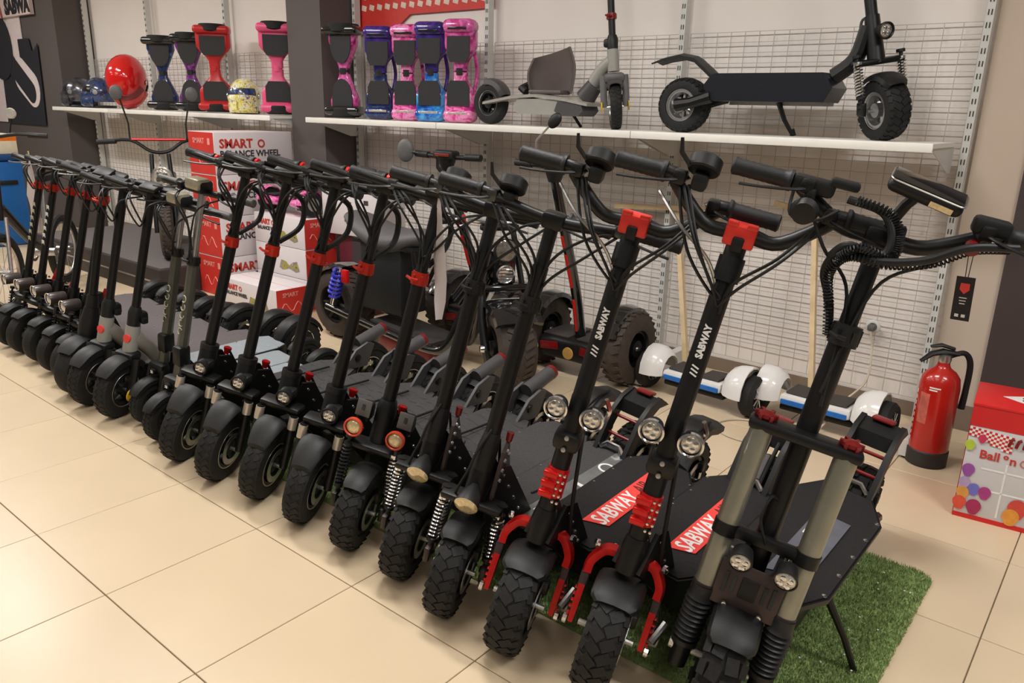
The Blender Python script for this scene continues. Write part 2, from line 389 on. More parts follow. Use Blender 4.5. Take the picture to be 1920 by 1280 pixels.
# ================================================================== SCOOTER PARTS
def wheel(P, name, y, z, r, w, tread='road', rimc=None, edge=None, x=0, spokes=5, disc=True, hubc=None):
    o = (x, y, z); ri = r*.58
    prof = [(-w*.36, ri), (-w*.47, ri+.006), (-w*.5, r*.8), (-w*.44, r*.92), (-w*.28, r*.985), (0, r), (w*.28, r*.985), (w*.44, r*.92), (w*.5, r*.8), (w*.47, ri+.006), (w*.36, ri)]
    T = mb().lathe(prof, o, (1,0,0), 40, closed=True).build(name, RUB, P)
    m = MB()
    N = {'knob': 26, 'block': 17, 'road': 30, 'smooth': 0}[tread]
    for i in range(N):
        for s in (-1, 1):
            a = 2*PI*(i+(.25 if s > 0 else -.25))/N
            R0 = Matrix.Rotation(a, 3, 'X')
            def put(dx, rad, size, sk, tl=0):
                R = R0 @ Matrix.Rotation(tl, 3, 'Y') @ Matrix.Rotation(sk, 3, 'Z')
                m.box(Vector(o)+R0 @ Vector((dx, 0, rad)), size, R)
            pt = 2*PI*r/N
            if tread == 'knob':
                put(s*w*.17, r*.995, (w*.36, pt*.74, .0042), s*.62, s*.12); put(s*w*.41, r*.942, (w*.16, pt*.66, .005), s*.3, s*.6)
            elif tread == 'block':
                put(s*w*.18, r*.997, (w*.3, pt*.72, .012), s*.15, s*.1); put(s*w*.43, r*.94, (w*.2, pt*.62, .012), 0, s*.65)
            else:
                put(s*w*.2, r*.992, (w*.3, pt*.7, .003), s*.7, s*.15)
    if N: q = m.build('tread', RUB, T); q['kind'] = 'stuff'
    rm = rimc or BLK2; m = MB()
    m.lathe([(-w*.4, ri+.002), (-w*.4, ri-.012), (-w*.2, ri-.018), (w*.2, ri-.018), (w*.4, ri-.012), (w*.4, ri+.002)], o, (1,0,0), 32, closed=True)
    for k in range(spokes):
        a = 2*PI*k/spokes; d = Vector((0, math.cos(a), math.sin(a)))
        m.tube([Vector(o)+d*.02, Vector(o)+d*(ri-.01)], [.013, .009], 6)
    m.cyl((x-w*.42,y,z), (x+w*.42,y,z), .03, n=16)
    m.build('rim', rm, T)
    if edge:
        for s in (-1, 1): mb().tube([(x+s*w*.42, y+(ri+.001)*math.cos(2*PI*k/32), z+(ri+.001)*math.sin(2*PI*k/32)) for k in range(32)], .0032, 6, closed=True).build('rim_edge', edge, T)
    mb().cyl((x-w*.75,y,z), (x+w*.75,y,z), .008, n=10).build('axle', STEEL, T)
    if disc:
        dm = MB(); dm.lathe([(-.001,.042),(.001,.042),(.001,ri*.8),(-.001,ri*.8)], (x+w*.52,y,z), (1,0,0), 28, closed=True).build('brake_disc', STEEL, T)
        mb().rbox((x+w*.56, y+.035, z+.04), (.022,.03,.04), .006).build('brake_caliper', hubc or BLK2, T)
    return T
def fender(P, name, mat, yc, zc, R, w, a0, a1, th=.005, drop=.018, n=10, x=0, tail=0):
    rings = []
    for i in range(n+1):
        t = i/n; a = a0+(a1-a0)*t; ww = w*(1 if t > .12 else .75+.25*t/.12); ro = R+tail*t
        sec = [(-.5,-drop),(-.44,-.004),(-.3,.002),(0,.005),(.3,.002),(.44,-.004),(.5,-drop)]
        out = [(x+s_*ww, ro+d) for s_, d in sec]+[(x+s_*ww*.94, ro+d-th) for s_, d in sec[::-1]]
        rings.append([(px, yc-rad*math.sin(a), zc+rad*math.cos(a)) for px, rad in out])
    return mb().loft(rings).build(name, mat, P)
class St:                       # steering axis of a scooter: y as a function of height
    def __init__(s, a, yo, z0=.14): s.a, s.yo, s.z0 = a, yo, z0
    def __call__(s, z, off=0.0, x=0.0): return (x, s.yo+s.a*(z-s.z0)+off, z)
def handlebar(P, c, half, rise=0.0, sweep=.03, r=.014, grip=.12, lever=True, disp='pod', cables=3, stemto=.75, S=None, gm=None, redring=False, seed=1, barm=None, gr=.018):
    y, z = c; rg = random.Random(seed)
    if rise: pts = [(-half, y+sweep, z+rise), (-half+grip+.03, y+sweep*.7, z+rise), (-half*.55, y+sweep*.3, z+rise*.85), (-.09, y, z+.006), (-.03, y, z), (.03, y, z), (.09, y, z+.006), (half*.55, y+sweep*.3, z+rise*.85), (half-grip-.03, y+sweep*.7, z+rise), (half, y+sweep, z+rise)]
    else: pts = [(-half, y+sweep, z+.004), (-half*.5, y+sweep*.35, z+.002), (0, y, z), (half*.5, y+sweep*.35, z+.002), (half, y+sweep, z+.004)]
    H = mb().tube(pts, r, 12, sm=4).build('handlebar', barm or BLK, P)
    ze = z+(rise or .004); gy = y+sweep
    for s in (-1, 1):
        g = MB(); q = [(0,gr*.8),(.004,gr*1.05),(.01,gr)]
        for k in range(7): t = .014+k*(grip-.03)/7; q += [(t, gr), (t+.005, gr*.955)]
        q += [(grip-.012, gr), (grip-.006, gr*1.25), (grip, gr*1.25)]
        g.lathe(q, (s*(half+.004), gy, ze), (-s, -sweep*.05/grip*0, 0), 16).build('grip', gm or GRIPM, H)
        xi = s*(half-grip-.03)
        if lever:
            m = MB(); m.rbox((xi, gy-.012, ze), (.03,.045,.034), .008)
            m.tube([(xi, gy-.025, ze-.004), (xi+s*.03, gy-.05, ze-.01), (xi+s*.09, gy-.052, ze-.02), (xi+s*.135, gy-.045, ze-.026)], [.006,.005,.0045,.005], 8, sm=4, sq=(1,.7))
            m.build('brake_lever', LEV if lever == 'steel' else BLK, H)
        if redring: mb().cyl((s*(half-grip-.012), gy, ze), (s*(half-grip-.003), gy, ze), gr*1.2, n=14).build('red_ring', RED, H)
    if disp == 'pod':
        x = -half+grip+.075
        m = MB(); m.lathe([(0,.0),(.0,.034),(.004,.037),(.03,.037),(.036,.03),(.036,0)], (x, gy-.012, ze+.022), (0,.55,.85), 24); m.rbox((x, gy-.006, ze), (.034,.05,.04), .008)
        d = m.build('display_pod', BLK2, H)
        mb().lathe([(0,.024),(.002,.024),(.002,0)], V(x, gy-.012, ze+.022)+V(0,.55,.85).normalized()*.0362, (0,.55,.85), 20).build('display_glass', GLOSS, H)
        mb().tube([(x-.03,gy-.02,ze+.03),(x-.055,gy-.03,ze+.055),(x-.062,gy-.03,ze+.085)], [.006,.006,.004], 6).build('throttle_lever', BLK2, H)
    elif disp == 'flat':
        mb().rbox((0, y-.005, z+.028), (.085,.06,.022), .008, Matrix.Rotation(.35,3,'X')).build('display_unit', BLK2, H)
        x = half-grip-.07; mb().rbox((x, gy, ze+.018), (.075,.04,.02), .007, Matrix.Rotation(.3,3,'X')).build('switch_box', BLK2, H)
        mb().rbox((-x, gy+.004, ze+.02), (.06,.035,.024), .007, Matrix.Rotation(.3,3,'X')).build('switch_box', BLK2, H)
    elif disp == 'box':
        mb().rbox((0, y-.012, z+.024), (.085,.07,.05), .012).build('lamp_box', BLK2, H)
        mb().rbox((.0, y-.024, z+.036), (.078,.064,.046), .01).build('lamp_glass', M('box_lamp_silver', s2l(165,160,140), .25, .3, .1, 60), H)
    for k in range(cables):
        s = -1 if k % 2 == 0 else 1; xs = s*(half-grip-.03-.012*(k//2)); d = rg.uniform(.05,.09); dz = rg.uniform(.0,.05)
        zl = stemto+rg.uniform(-.03,.03); p0 = (xs, gy-.02, ze-.012)
        mid = (xs*.6, y-d, z-dz-.01); m2 = (xs*.15+rg.uniform(-.01,.01), y-d*.8, z-.1-dz)
        e = S(zl, -.022, rg.uniform(-.012,.012)) if S else (0, y-.05, zl)
        mb().tube([p0, mid, m2, e], .0038, 6, sm=7).build('cable', BLK2, H)
    return H
def headlamp(P, c, r, d, depth=.05, shell=None, lens=None, ring=None, name='headlight', cups=True):
    c = V(c); d = V(d).normalized()
    h = mb().lathe([(-depth, r*.45), (-depth*.75, r*.85), (-depth*.1, r), (0, r), (0, r*.9), (-.004, r*.9)], c, d, 24).build(name, shell or BLK2, P)
    mb().lathe([(-.004, r*.9), (.001, r*.75), (.004, r*.4), (.005, 0)], c, d, 24).build('lens', lens or LENS, h)
    if ring: mb().lathe([(-.006, r*.93), (-.006, r*1.12), (.004, r*1.12), (.006, r*.97), (.003, r*.9)], c, d, 28, closed=True).build('lamp_ring', ring, h)
    u, v = basis(d); m = MB()
    for k in range(4):
        q = u*math.cos(k*PI/2+.6)+v*math.sin(k*PI/2+.6); m.lathe([(0, r*.28), (.004, r*.26), (.006, r*.1)], c+q*r*.42+d*.001, d, 10)
    if cups: m.build('reflector_cup', CHR, h)
    return h
def spring(P, p0, p1, R=.015, mat=None, turns=11, rod=None):
    s = mb().cyl(p0, p1, R*.45, n=10).build('shock_absorber', rod or BLK2, P)
    a, b = V(p0), V(p1); d = b-a
    mb().spring(a+d*.16, a+d*.8, R, R*.22, turns).build('coil_spring', mat or CHR, s)
    for t in (0, .14, .82, 1): mb().cyl(a+d*t-d.normalized()*.006, a+d*t+d.normalized()*.006, R*1.05, n=12).build('spring_collar', mat if t in (.14,) and mat else BLK2, s)
    return s
def deck(P, y0, y1, hw, zt, th=.075, topm=None, taper=.8, nose=.05, bodym=None, label=None, screw=.0045):
    poly = [(-hw*taper, y0), (-hw, y0+nose), (-hw, y1-nose), (-hw*taper, y1), (hw*taper, y1), (hw, y1-nose), (hw, y0+nose), (hw*taper, y0)]
    D = mb().prism(poly, (0,0,zt-th/2), (1,0,0), (0,1,0), th).build('deck', bodym or BLK, P)
    p2 = [(a*.96, (b-(y0+y1)/2)*.97+(y0+y1)/2) for a, b in poly]
    mb().prism(p2, (0,0,zt+.0018), (1,0,0), (0,1,0), .0036).build('grip_mat', topm or DECK, D)
    m = MB(); n = 5
    for i in range(n):
        for s in (-1, 1): m.lathe([(0,screw),(.002,screw*.8),(.003,0)], (s*hw*.9, y0+nose+(y1-y0-2*nose)*i/(n-1), zt+.003), (0,0,1), 8)
    q = m.build('deck_screws', CHR, D); q['kind'] = 'stuff'
    return D
def kickstand(P, y, x, zt, foot):
    k = mb().tube([(x, y, zt), (x*.5+foot[0]*.5, y*.5+foot[1]*.5, zt*.5+.012), foot], [.011,.009,.008], 8).build('kickstand', BLK, P)
    mb().tube([V(foot)-V(0,0,.003), V(foot)+V(-.01,0,.03)], [.014,.011], 8).build('stand_foot', BLK2, k)
def neck(P, S, zh, yd, zd, hw=.028, mat=None):
    a = S(zh, .03); b = S(zh-.09, .0)
    m = MB()
    for s in (-1, 1):
        poly = [(a[1], a[2]), (a[1]+.05, a[2]-.01), (yd+.05, zd), (yd+.03, zd-.05), (yd-.02, zd-.05), (b[1]-.01, b[2])]
        m.prism(poly, (s*hw, 0, 0), (0,1,0), (0,0,1), .012)
    N = m.build('folding_neck', mat or BLK, P)
    m = MB()
    for k in range(5):
        t = k/4
        for s in (-1, 1): m.lathe([(0,.006),(.004,.005),(.005,0)], (s*(hw+.006), a[1]+.02+(yd-a[1])*t*.9, a[2]-.03+(zd-.0-a[2])*t*.9), (s,0,0), 8)
    q = m.build('neck_bolts', CHR, N); q['kind'] = 'stuff'
    return N
def collar(P, S, z, r, h, mat, lever=True, lm=None):
    m = mb().cyl(S(z-h/2), S(z+h/2), r, n=18)
    for k in range(6):
        a = 2*PI*k/6; m.box(V(S(z))+V(math.cos(a)*r*.95, math.sin(a)*r*.95, 0), (.007,.007,h*.8), Matrix.Rotation(a,3,'Z'))
    c = m.build('stem_clamp', mat, P)
    if lever: mb().tube([S(z,-r), S(z+.004,-r-.01,-.018), S(z+.008,-r-.006,-.034)], [.006,.005,.0045], 8).build('clamp_lever', lm or mat, c)
    return c
def rearset(P, y, r, w, zt, fm=None, tread='road', edge=None, rimc=None, fa=(1.0,-1.3), style='fender'):
    W_ = wheel(P, 'rear_wheel', y, r, r, w, tread, rimc, edge, disc=True)
    for s in (-1, 1): mb().tube([(s*w*.82, y-.17, zt-.05), (s*w*.85, y-.08, r*1.05), (s*w*.82, y, r)], [.014,.013,.016], 8).build('swing_arm', BLK, P)
    if style == 'fender': fender(P, 'rear_fender', fm or BLK2, y, r, r+.018, w*1.25, fa[0], fa[1])
    return W_
def tailfender(P, y, zt, w):
    # plain curved rear fender with an upswept tail
    rings = []
    for (yy, zz, t) in ((y-.1,zt-.01,.02),(y-.05,zt+.05,.018),(y+.0,zt+.085,.016),(y+.06,zt+.09,.014),(y+.12,zt+.07,.012),(y+.17,zt+.06,.006)):
        rings.append([(-w/2,yy,zz-t-.012),(-w/2,yy,zz),(-w*.25,yy,zz+.01),(w*.25,yy,zz+.01),(w/2,yy,zz),(w/2,yy,zz-t-.012),(w*.25,yy,zz-.004),(-w*.25,yy,zz-.004)])
    F = mb().loft(rings).build('rear_fender', BLK2, P)
    mb().tube([(w*.3,y-.1,zt+.06),(w*.35,y,zt+.105),(w*.3,y+.08,zt+.1)], .005, 6).build('fender_stay', BLK, F)
    return F
def spoiler(P, y, zt, w, red=True):
    # open ladder-like rear fender with cross bars, rising behind the deck
    m = MB()
    for s in (-1, 1):
        poly = [(y-.1, zt), (y-.05, zt+.005), (y+.03, zt+.115), (y+.1, zt+.15), (y+.17, zt+.145), (y+.1, zt+.19), (y+.03, zt+.175), (y-.03, zt+.13)]
        m.prism(poly, (s*w/2, 0, 0), (0,1,0), (0,0,1), .016)
    F = m.build('rear_fender', BLK2, P)
    mb().prism([(y+.02, zt+.12), (y+.17, zt+.15), (y+.1, zt+.185), (y+.03, zt+.165)], (0,0,0), (0,1,0), (0,0,1), w*.98).build('fender_cap', BLK2, F)
    mb().rbox((0, y+.1, zt+.19), (w*.55,.05,.012), .005, Matrix.Rotation(-.2,3,'X')).build('tail_light', DRED, F)
    if red:
        for k, (yy, zz) in enumerate(((y-.03, zt+.05), (y+.01, zt+.105))): mb().cyl((-w/2, yy, zz), (w/2, yy, zz), .006, n=10).build('cross_bar', DRED, F)
    else:
        for x in (-.03, 0, .03): mb().tube([(x, y-.06, zt+.012), (x, y-.02, zt+.07), (x, y+.03, zt+.14)], .007, 8).build('slat', BLK, F)
        for x in (-.015, .015): mb().tube([(x, y-.05, zt+.03), (x, y+.0, zt+.1)], .009, 8).build('vent_insert', GRY, F)
    mb().tube([(-w*.4,y-.08,zt+.01),(-w*.2,y-.07,zt+.03),(w*.2,y-.07,zt+.03),(w*.4,y-.08,zt+.01)], .009, 8).build('chrome_hinge', CHR, F)
    return F
FGRY = M('footrest_grey', s2l(70,68,70), .5, 0, .08, 40)
def footrest(P, y, zt, hw):
    # two grey side plates carrying a padded roller with red caps
    m = MB()
    for s in (-1, 1): m.prism([(y-.09, zt-.01), (y-.02, zt+.075), (y+.05, zt+.1), (y+.09, zt+.085), (y+.05, zt-.02)], (s*hw, 0, 0), (0,1,0), (0,0,1), .012)
    F = m.build('rear_footrest', FGRY, P)
    fender(P, 'rear_fender', BLK2, y+.075, .125, .15, .085, .55, -1.2)
    for s in (-1, 1):
        mb().lathe([(0,.018),(.006,.017),(.008,0)], (s*(hw+.005), y-.01, zt+.035), (s,0,0), 14).build('plate_bolt', BLK, F)
    mb().cyl((-.001, y+.02, zt+.085), (.0, y+.17, zt+.125), .03, n=18).build('grab_roller', FGRY, F)
    mb().lathe([(0,.031),(.016,.03),(.022,.02),(.024,0)], (0, y+.17, zt+.125), (0,.966,.258), 18).build('red_cap', DRED, F)
    return F
# ================================================================== SCOOTER TYPES
I4 = Matrix.Identity(4); STEER = .46
def steerM(S, ang):                                              # front end swung about the steering axis, as on a parked scooter
    p = Matrix.Translation(S(.14)); return p @ Matrix.Rotation(ang, 4, Vector((0, S.a, 1)).normalized()) @ p.inverted()
# (forward is -Y, origin at the front tyre contact)
def scooter_dual_fork(root):                                     # wide off-road scooter with silver stanchions
    P = root; S = St(.235, 0, .14); XF[0] = steerM(S, .3)
    wheel(P, 'front_wheel', 0, .14, .14, .095, 'block', PLATE, disc=True)
    F = mb().rbox(S(.705,.01), (.25,.075,.028), .01, Matrix.Rotation(-.2,3,'X')).build('fork', BLK, P)
    mb().rbox(S(.455,.0), (.225,.03,.03), .008, Matrix.Rotation(-.2,3,'X')).build('lower_crown', BLK, F)
    for s in (-1, 1):
        x = s*.093
        mb().cyl(S(.30,0,x), S(.70,0,x), .026, n=20).build('stanchion', SILV, F)
        mb().cyl(S(.44,0,x), S(.47,0,x), .029, n=20).build('crown_clamp', BLK, F)
        m = MB(); m.lathe([(0,.018),(.004,.022),(.012,.022),(.016,.014),(.02,.008),(.02,0)], S(.72,0,x), (0,.2,1), 20)
        for k in range(6): a = k*PI/3; m.box(V(S(.728,0,x))+V(math.cos(a)*.02, math.sin(a)*.02, 0), (.012,.008,.014), Matrix.Rotation(a,3,'Z'))
        m.build('fork_cap', DRED, F)
        pr_ = [(0,.031),(.012,.031)]
        for k in range(9): pr_ += [(.014+k*.013,.025),(.0205+k*.013,.033)]
        pr_ += [(.135,.028),(.16,.029),(.16,.02)]
        mb().lathe(pr_, S(.155,0,x), (0,.2,1), 20).build('rubber_boot', BOOT, F)
        mb().tube([S(.29,0,x), S(.315,0,x)], [.030,.028], 16).build('boot_collar', PLATE, F)
        mb().tube([S(.10,-.005,x), S(.175,0,x)], [.022,.025], 14).build('lower_leg', BLK, F)
        mb().lathe([(0,.014),(.012,.012),(.014,0)], (s*.112, 0, .14), (s,0,0), 10).build('axle_nut', CHR, F)
    R = Matrix.Rotation(-.2,3,'X')
    pl = mb().rbox(S(.345,-.022), (.15,.008,.115), .004, R).build('front_plate', PLATE, F)
    for k, x in enumerate((-.055,-.036,.036,.055)):
        mb().box(S(.35,-.027,x), (.0085,.006,.05 if abs(x) > .05 else .042), R).build('plate_slot', SLOT, F)
    mb().rbox(S(.35,-.027), (.04,.006,.052), .003, R).build('plate_panel', BLK2, F)
    for s in (-1, 1): mb().lathe([(0,.007),(.004,.006),(.005,0)], S(.30,-.03,s*.04), (0,-1,.1), 10).build('plate_bolt', CHR, F)
    fender(P, 'front_fender', BLK2, 0, .14, .156, .115, .62, -.3, drop=.014)
    for s in (-1, 1): headlamp(P, S(.43,-.075,s*.05+.01), .027, (0,-1,-.12), .055, BLK2, LENS)
    mb().cyl(S(.33,.045), S(.96,.03), .025, n=20).build('stem', BLK, P)
    mb().cyl(S(.93,.03), S(1.14,.02), .02, n=18).build('upper_stem', BLK, P)
    collar(P, S, .945, .031, .045, BLK2, True)
    c = (S(1.15,.02)[1], 1.15)
    mb().rbox((0, c[0], c[1]), (.07,.05,.05), .012).build('bar_clamp', BLK, P)
    H = handlebar(P, c, .335, .072, -.02, .0165, .13, True, None, 2, .8, S, seed=3, gr=.019)
    y, z = c[0]-.02, c[1]+.072
    # throttle pod and brake reservoir on the left, switch pods
    mb().rbox((-.165, y-.002, z+.002), (.09,.036,.036), .01).build('throttle_body', BLK2, H)
    mb().lathe([(0,.026),(.012,.03),(.03,.024),(.034,0)], (-.165, y-.03, z-.045), (0,-1,-.2), 18).build('throttle_disc', BLK2, H)
    mb().rbox((-.165, y-.02, z-.025), (.022,.03,.05), .008).build('throttle_arm', BLK2, H)
    mb().rbox((-.105, y-.004, z+.02), (.06,.034,.02), .007).build('switch_pod', BLK2, H)
    mb().rbox((.18, y-.01, z+.012), (.07,.04,.035), .009).build('switch_pod', BLK2, H)
    mb().lathe([(0,.014),(.02,.014),(.022,0)], (.16, y-.02, z-.03), (0,-1,-.3), 14).build('horn_button', DRED, H)
    # slanted display unit over the clamp
    Rd = Matrix.Rotation(.25,3,'X') @ Matrix.Rotation(.13,3,'Y') @ Matrix.Rotation(-.1,3,'Z')
    d = mb().rbox((.045, c[0]-.03, z+.045), (.15,.075,.03), .014, Rd, 3).build('display_unit', BLK2, P)
    mb().rbox(V(.045, c[0]-.03, z+.045)+Rd @ V(0,0,.0155), (.142,.066,.003), .0015, Rd).build('display_glass', GLOSS, d)
    mb().tube([V(.045, c[0]-.03, z+.045)+Rd @ V(a, b, .0135) for a, b in rr(-.074,-.036,.074,.036,.012)], .0018, 6, closed=True).build('silver_trim', STEEL, d)
    mb().box(V(.045, c[0]-.03, z+.045)+Rd @ V(.035,-.038,-.003), (.045,.003,.011), Rd).build('pale_window', LENSW, d)
    mb().tube([(0,c[0],c[1]+.02),(.02,c[0]-.01,z+.01),(.03,c[0]-.02,z+.03)], .012, 8).build('display_bracket', BLK2, d)
    # spiral-wrapped cables
    def wrap(pts, nm):
        q = mb().tube(pts, .0085, 10, sm=10).build(nm, BLK2, P)
        m = MB(); src = q.data.vertices
        pp = []; N = len(src)//10
        for i in range(N): pp.append(sum((src[i*10+k].co for k in range(10)), Vector())/10)
        for i in range(1, N-1):
            d_ = (pp[i+1]-pp[i-1]).normalized(); u, v = basis(d_)
            m.tube([pp[i]+(u*math.cos(2*PI*k/8)+v*math.sin(2*PI*k/8))*.0095 for k in range(8)], .0021, 4, closed=True)
        w_ = m.build('wrap_rings', BLK, q); w_['kind'] = 'stuff'
    wrap([(.235,y-.03,z-.012),(.15,y-.06,z-.03),(.08,y-.075,z-.075),(.0,y-.08,z-.10),(-.07,y-.06,z-.11),(-.085,y-.04,z-.16),(-.05,y-.02,z-.23),(-.03,c[0]-.06,.93)], 'wrapped_cable')
    wrap([(-.09,y-.02,z-.005),(-.02,y-.035,z-.01),(.012,y-.05,z-.05),(.005,y-.065,z-.09),(-.06,y-.07,z-.085),(-.085,y-.05,z-.12)], 'wrapped_cable')
    mb().tube([(-.2,y-.02,z-.01),(-.19,y-.05,z-.06),(-.14,y-.05,z-.06),(-.1,y-.03,z-.03)], .0035, 6, sm=6).build('cable', BLK2, H)
    mb().tube([S(.46,-.02,.0), S(.52,-.03,-.03), S(.56,0,-.02), S(.5,.05,.01), (.01,.22,.3)], .0035, 6, sm=6).build('cable', BLK2, P)
    XF[0] = I4
    neck(P, S, .44, .2, .27, .04)
    D = deck(P, .13, .84, .138, .27, .014, DECK, .55, .13, screw=.0075)
    mb().rbox((0,.48,.213), (.19,.56,.1), .012).build('battery_case', BLK, D)
    sk = mb().prism([(-.045,.24),(.052,.30),(.052,.63),(-.045,.63)], (.02,0,.2765), (1,0,0), (0,1,0), .0016).build('deck_sticker', M('slate_sticker', s2l(96,98,108), .35, .1, .12, 30), D)
    for k, (a, b, l) in enumerate(((.0,.33,.05),(.03,.36,.03),(.03,.45,.06),(-.01,.5,.04))): mb().box((a,b,.278), (.012,l,.0012)).build('sticker_mark', WHT, D)
    kickstand(P, .34, .12, .22, (.255,.37,.0))
    wheel(P, 'rear_wheel', 1.0, .14, .14, .095, 'block', PLATE)
    for s in (-1, 1): mb().tube([(s*.08,.82,.2),(s*.085,.92,.17),(s*.08,1.0,.14)], [.018,.016,.018], 8).build('swing_arm', BLK, P)
    spoiler(P, .93, .265, .125)
def scooter_red_arms(root, rear='slat'):                                      # black scooter, red front arms, twin lamps
    P = root; S = St(.252, 0, .14); XF[0] = steerM(S, .36)
    wheel(P, 'front_wheel', 0, .142, .142, .096, 'knob', BLK2)
    F = mb().tube([S(.31), S(.38), S(.40)], [.031,.031,.027], 18).build('fork', BLK, P)
    mb().cyl(S(.40), S(.70), .0245, n=18).build('steerer_tube', BLK, F)
    for s in (-1, 1):
        m = MB(); pts = [(s*.035,.075,.33),(s*.065,.075,.322),(s*.09,.065,.285),(s*.092,.05,.255)]
        m.tube(pts, .0165, 4, sm=4, sq=(1.15,.8))
        A = m.build('upper_arm', RED, F)
        mb().rbox((s*.093,.045,.235), (.022,.026,.05), .005, Matrix.Rotation(-.35,3,'X')).build('arm_bracket', PLATE, F)
        m = MB(); m.tube([(s*.092,.04,.225),(s*.092,.018,.175),(s*.092,.0,.132)], [.015,.0145,.012], 4, sq=(1.15,.75))
        for k in range(5): t = k/5; m.box((s*.104,.037-.036*t,.21-.075*t), (.006,.006,.006))
        m.build('lower_arm', RED, F)
        mb().lathe([(0,.013),(.01,.013),(.014,.008),(.014,0)], (s*.102,0,.135), (s,0,0), 10).build('axle_nut', CHR, F)
        mb().lathe([(0,.011),(.008,.01),(.012,0)], (s*.085,.07,.335), (s,-.5,.3), 10).build('pivot_bolt', CHR, F)
    m = MB(); m.rbox((.115,.035,.16), (.03,.03,.05), .008); m.cyl((.11,.01,.16), (.13,.05,.2), .012, n=10); m.build('brake_caliper', STEEL, F)
    fender(P, 'front_fender', BLK2, 0, .14, .153, .125, .42, -.5, drop=.014)
    # red quick-release block
    m = mb().cyl(S(.437), S(.512), .0285, n=18)
    for k in range(3): m.rbox(S(.45+.026*k,-.026,-.012), (.04,.018,.018), .004)
    C = m.build('red_clamp', RED, P); m = MB()
    for k in range(5):
        for s in (0, 1): m.lathe([(0,.0042),(.004,.0035),(.0045,0)], S(.442+.018*k,-.038,.012+.012*s), (0,-1,.2), 8)
    q = m.build('clamp_bolts', CHR, C); q['kind'] = 'stuff'
    m = mb().rbox(S(.59,-.005), (.07,.06,.05), .012); m.build('lamp_bracket', BLK, P)
    for k in range(2): mb().lathe([(0,.007),(.003,.006),(.004,0)], S(.575+.03*k,-.036,.0), (0,-1,.2), 10).build('bracket_bolt', STEEL, P)
    for s in (-1, 1): headlamp(P, S(.675,-.05,s*.047), .0275, (0,-1,.02), .045, BLK2, LENS, CHR)
    mb().tube([S(.62,.04,.06), S(.66,.05,.075), S(.7,.03,.06)], .006, 6, sm=4).build('lamp_guard', CHR, P)
    ST = mb().cyl(S(.60), S(1.13), .0235, n=20).build('stem', BLK, P)
    text('lettering', 'SABWAY', .022, S(.895,-.0245), (0,.252,1), (-1,0,0), WHT, ST, .0008, .0011, xs=.9)
    for k in range(3): mb().box(S(.818+.009*k,-.0245), (.018,.0014,.0036), Matrix.Rotation(-.25,3,'X') @ Matrix.Rotation(.35,3,'Y')).build('logo_bar', WHT, ST)
    mb().cyl(S(1.03,-.006), S(1.085,-.004), .030, n=18).build('stem_head', BLK, P)
    c = (S(1.135)[1], 1.135)
    m = mb().rbox((0,c[0],c[1]), (.07,.056,.05), .006)
    for s in (-1, 1): m.rbox((s*.022,c[0]-.018,c[1]+.026), (.024,.022,.012), .003)
    bc = m.build('bar_clamp', M('coral_red_anodised', s2l(226,58,50), .32, .2, .06, 40), P)
    mb().rbox((0,c[0]-.03,c[1]-.018), (.026,.012,.036), .005).build('clamp_latch', BLK2, bc)
    mb().tube([(.02,c[0]+.02,c[1]+.01),(.05,c[0]+.01,c[1]+.008),(.075,c[0],c[1]-.004)], [.008,.007,.006], 8).build('quick_lever', BLK, bc)
    handlebar(P, c, .315, .092, .0, .0165, .12, True, 'pod', 5, .98, S, seed=5, gr=.02)
    mb().tube([(-.2,c[0]-.02,c[1]+.05),(-.13,c[0]-.07,c[1]-.0),(-.05,c[0]-.06,c[1]-.06),(-.01,c[0]-.035,1.0),S(.95,-.02)], .004, 6, sm=6).build('cable', STEEL, P)
    mb().tube([S(.6,.02,.03), S(.5,.02,.045), S(.4,.03,.06), (.085,.09,.27), (.11,.04,.2)], .0055, 8, sm=6).build('brake_hose', BLK2, P)
    XF[0] = I4
    neck(P, S, .41, .2, .23, .034)
    D = deck(P, .2, .82, .124, .235, .09, DECK, .6, .08)
    mb().prism([(-.036,.30),(.036,.335),(.036,.58),(-.036,.72)], (.018,0,.2415), (1,0,0), (0,1,0), .0016).build('deck_sticker', STICK, D)
    text('lettering', 'SABWAY', .074, (.02,.432,.2425), (0,1,0), (-1,0,0), WHT, D, .0006, .0016, xs=.72)
    text('lettering', 'AIR', .058, (.014,.60,.2425), (0,1,0), (-1,0,0), DGREY, D, .0006, .0006, xs=.75)
    kickstand(P, .35, .1, .16, (.185,.4,.0))
    wheel(P, 'rear_wheel', .95, .14, .14, .085, 'knob', BLK2)
    for s in (-1, 1): mb().tube([(s*.075,.79,.18),(s*.08,.88,.16),(s*.075,.95,.14)], [.017,.015,.017], 8).build('swing_arm', BLK, P)
    if rear == 'slat': spoiler(P, .88, .23, .12, False)
    else: tailfender(P, .92, .25, .12)
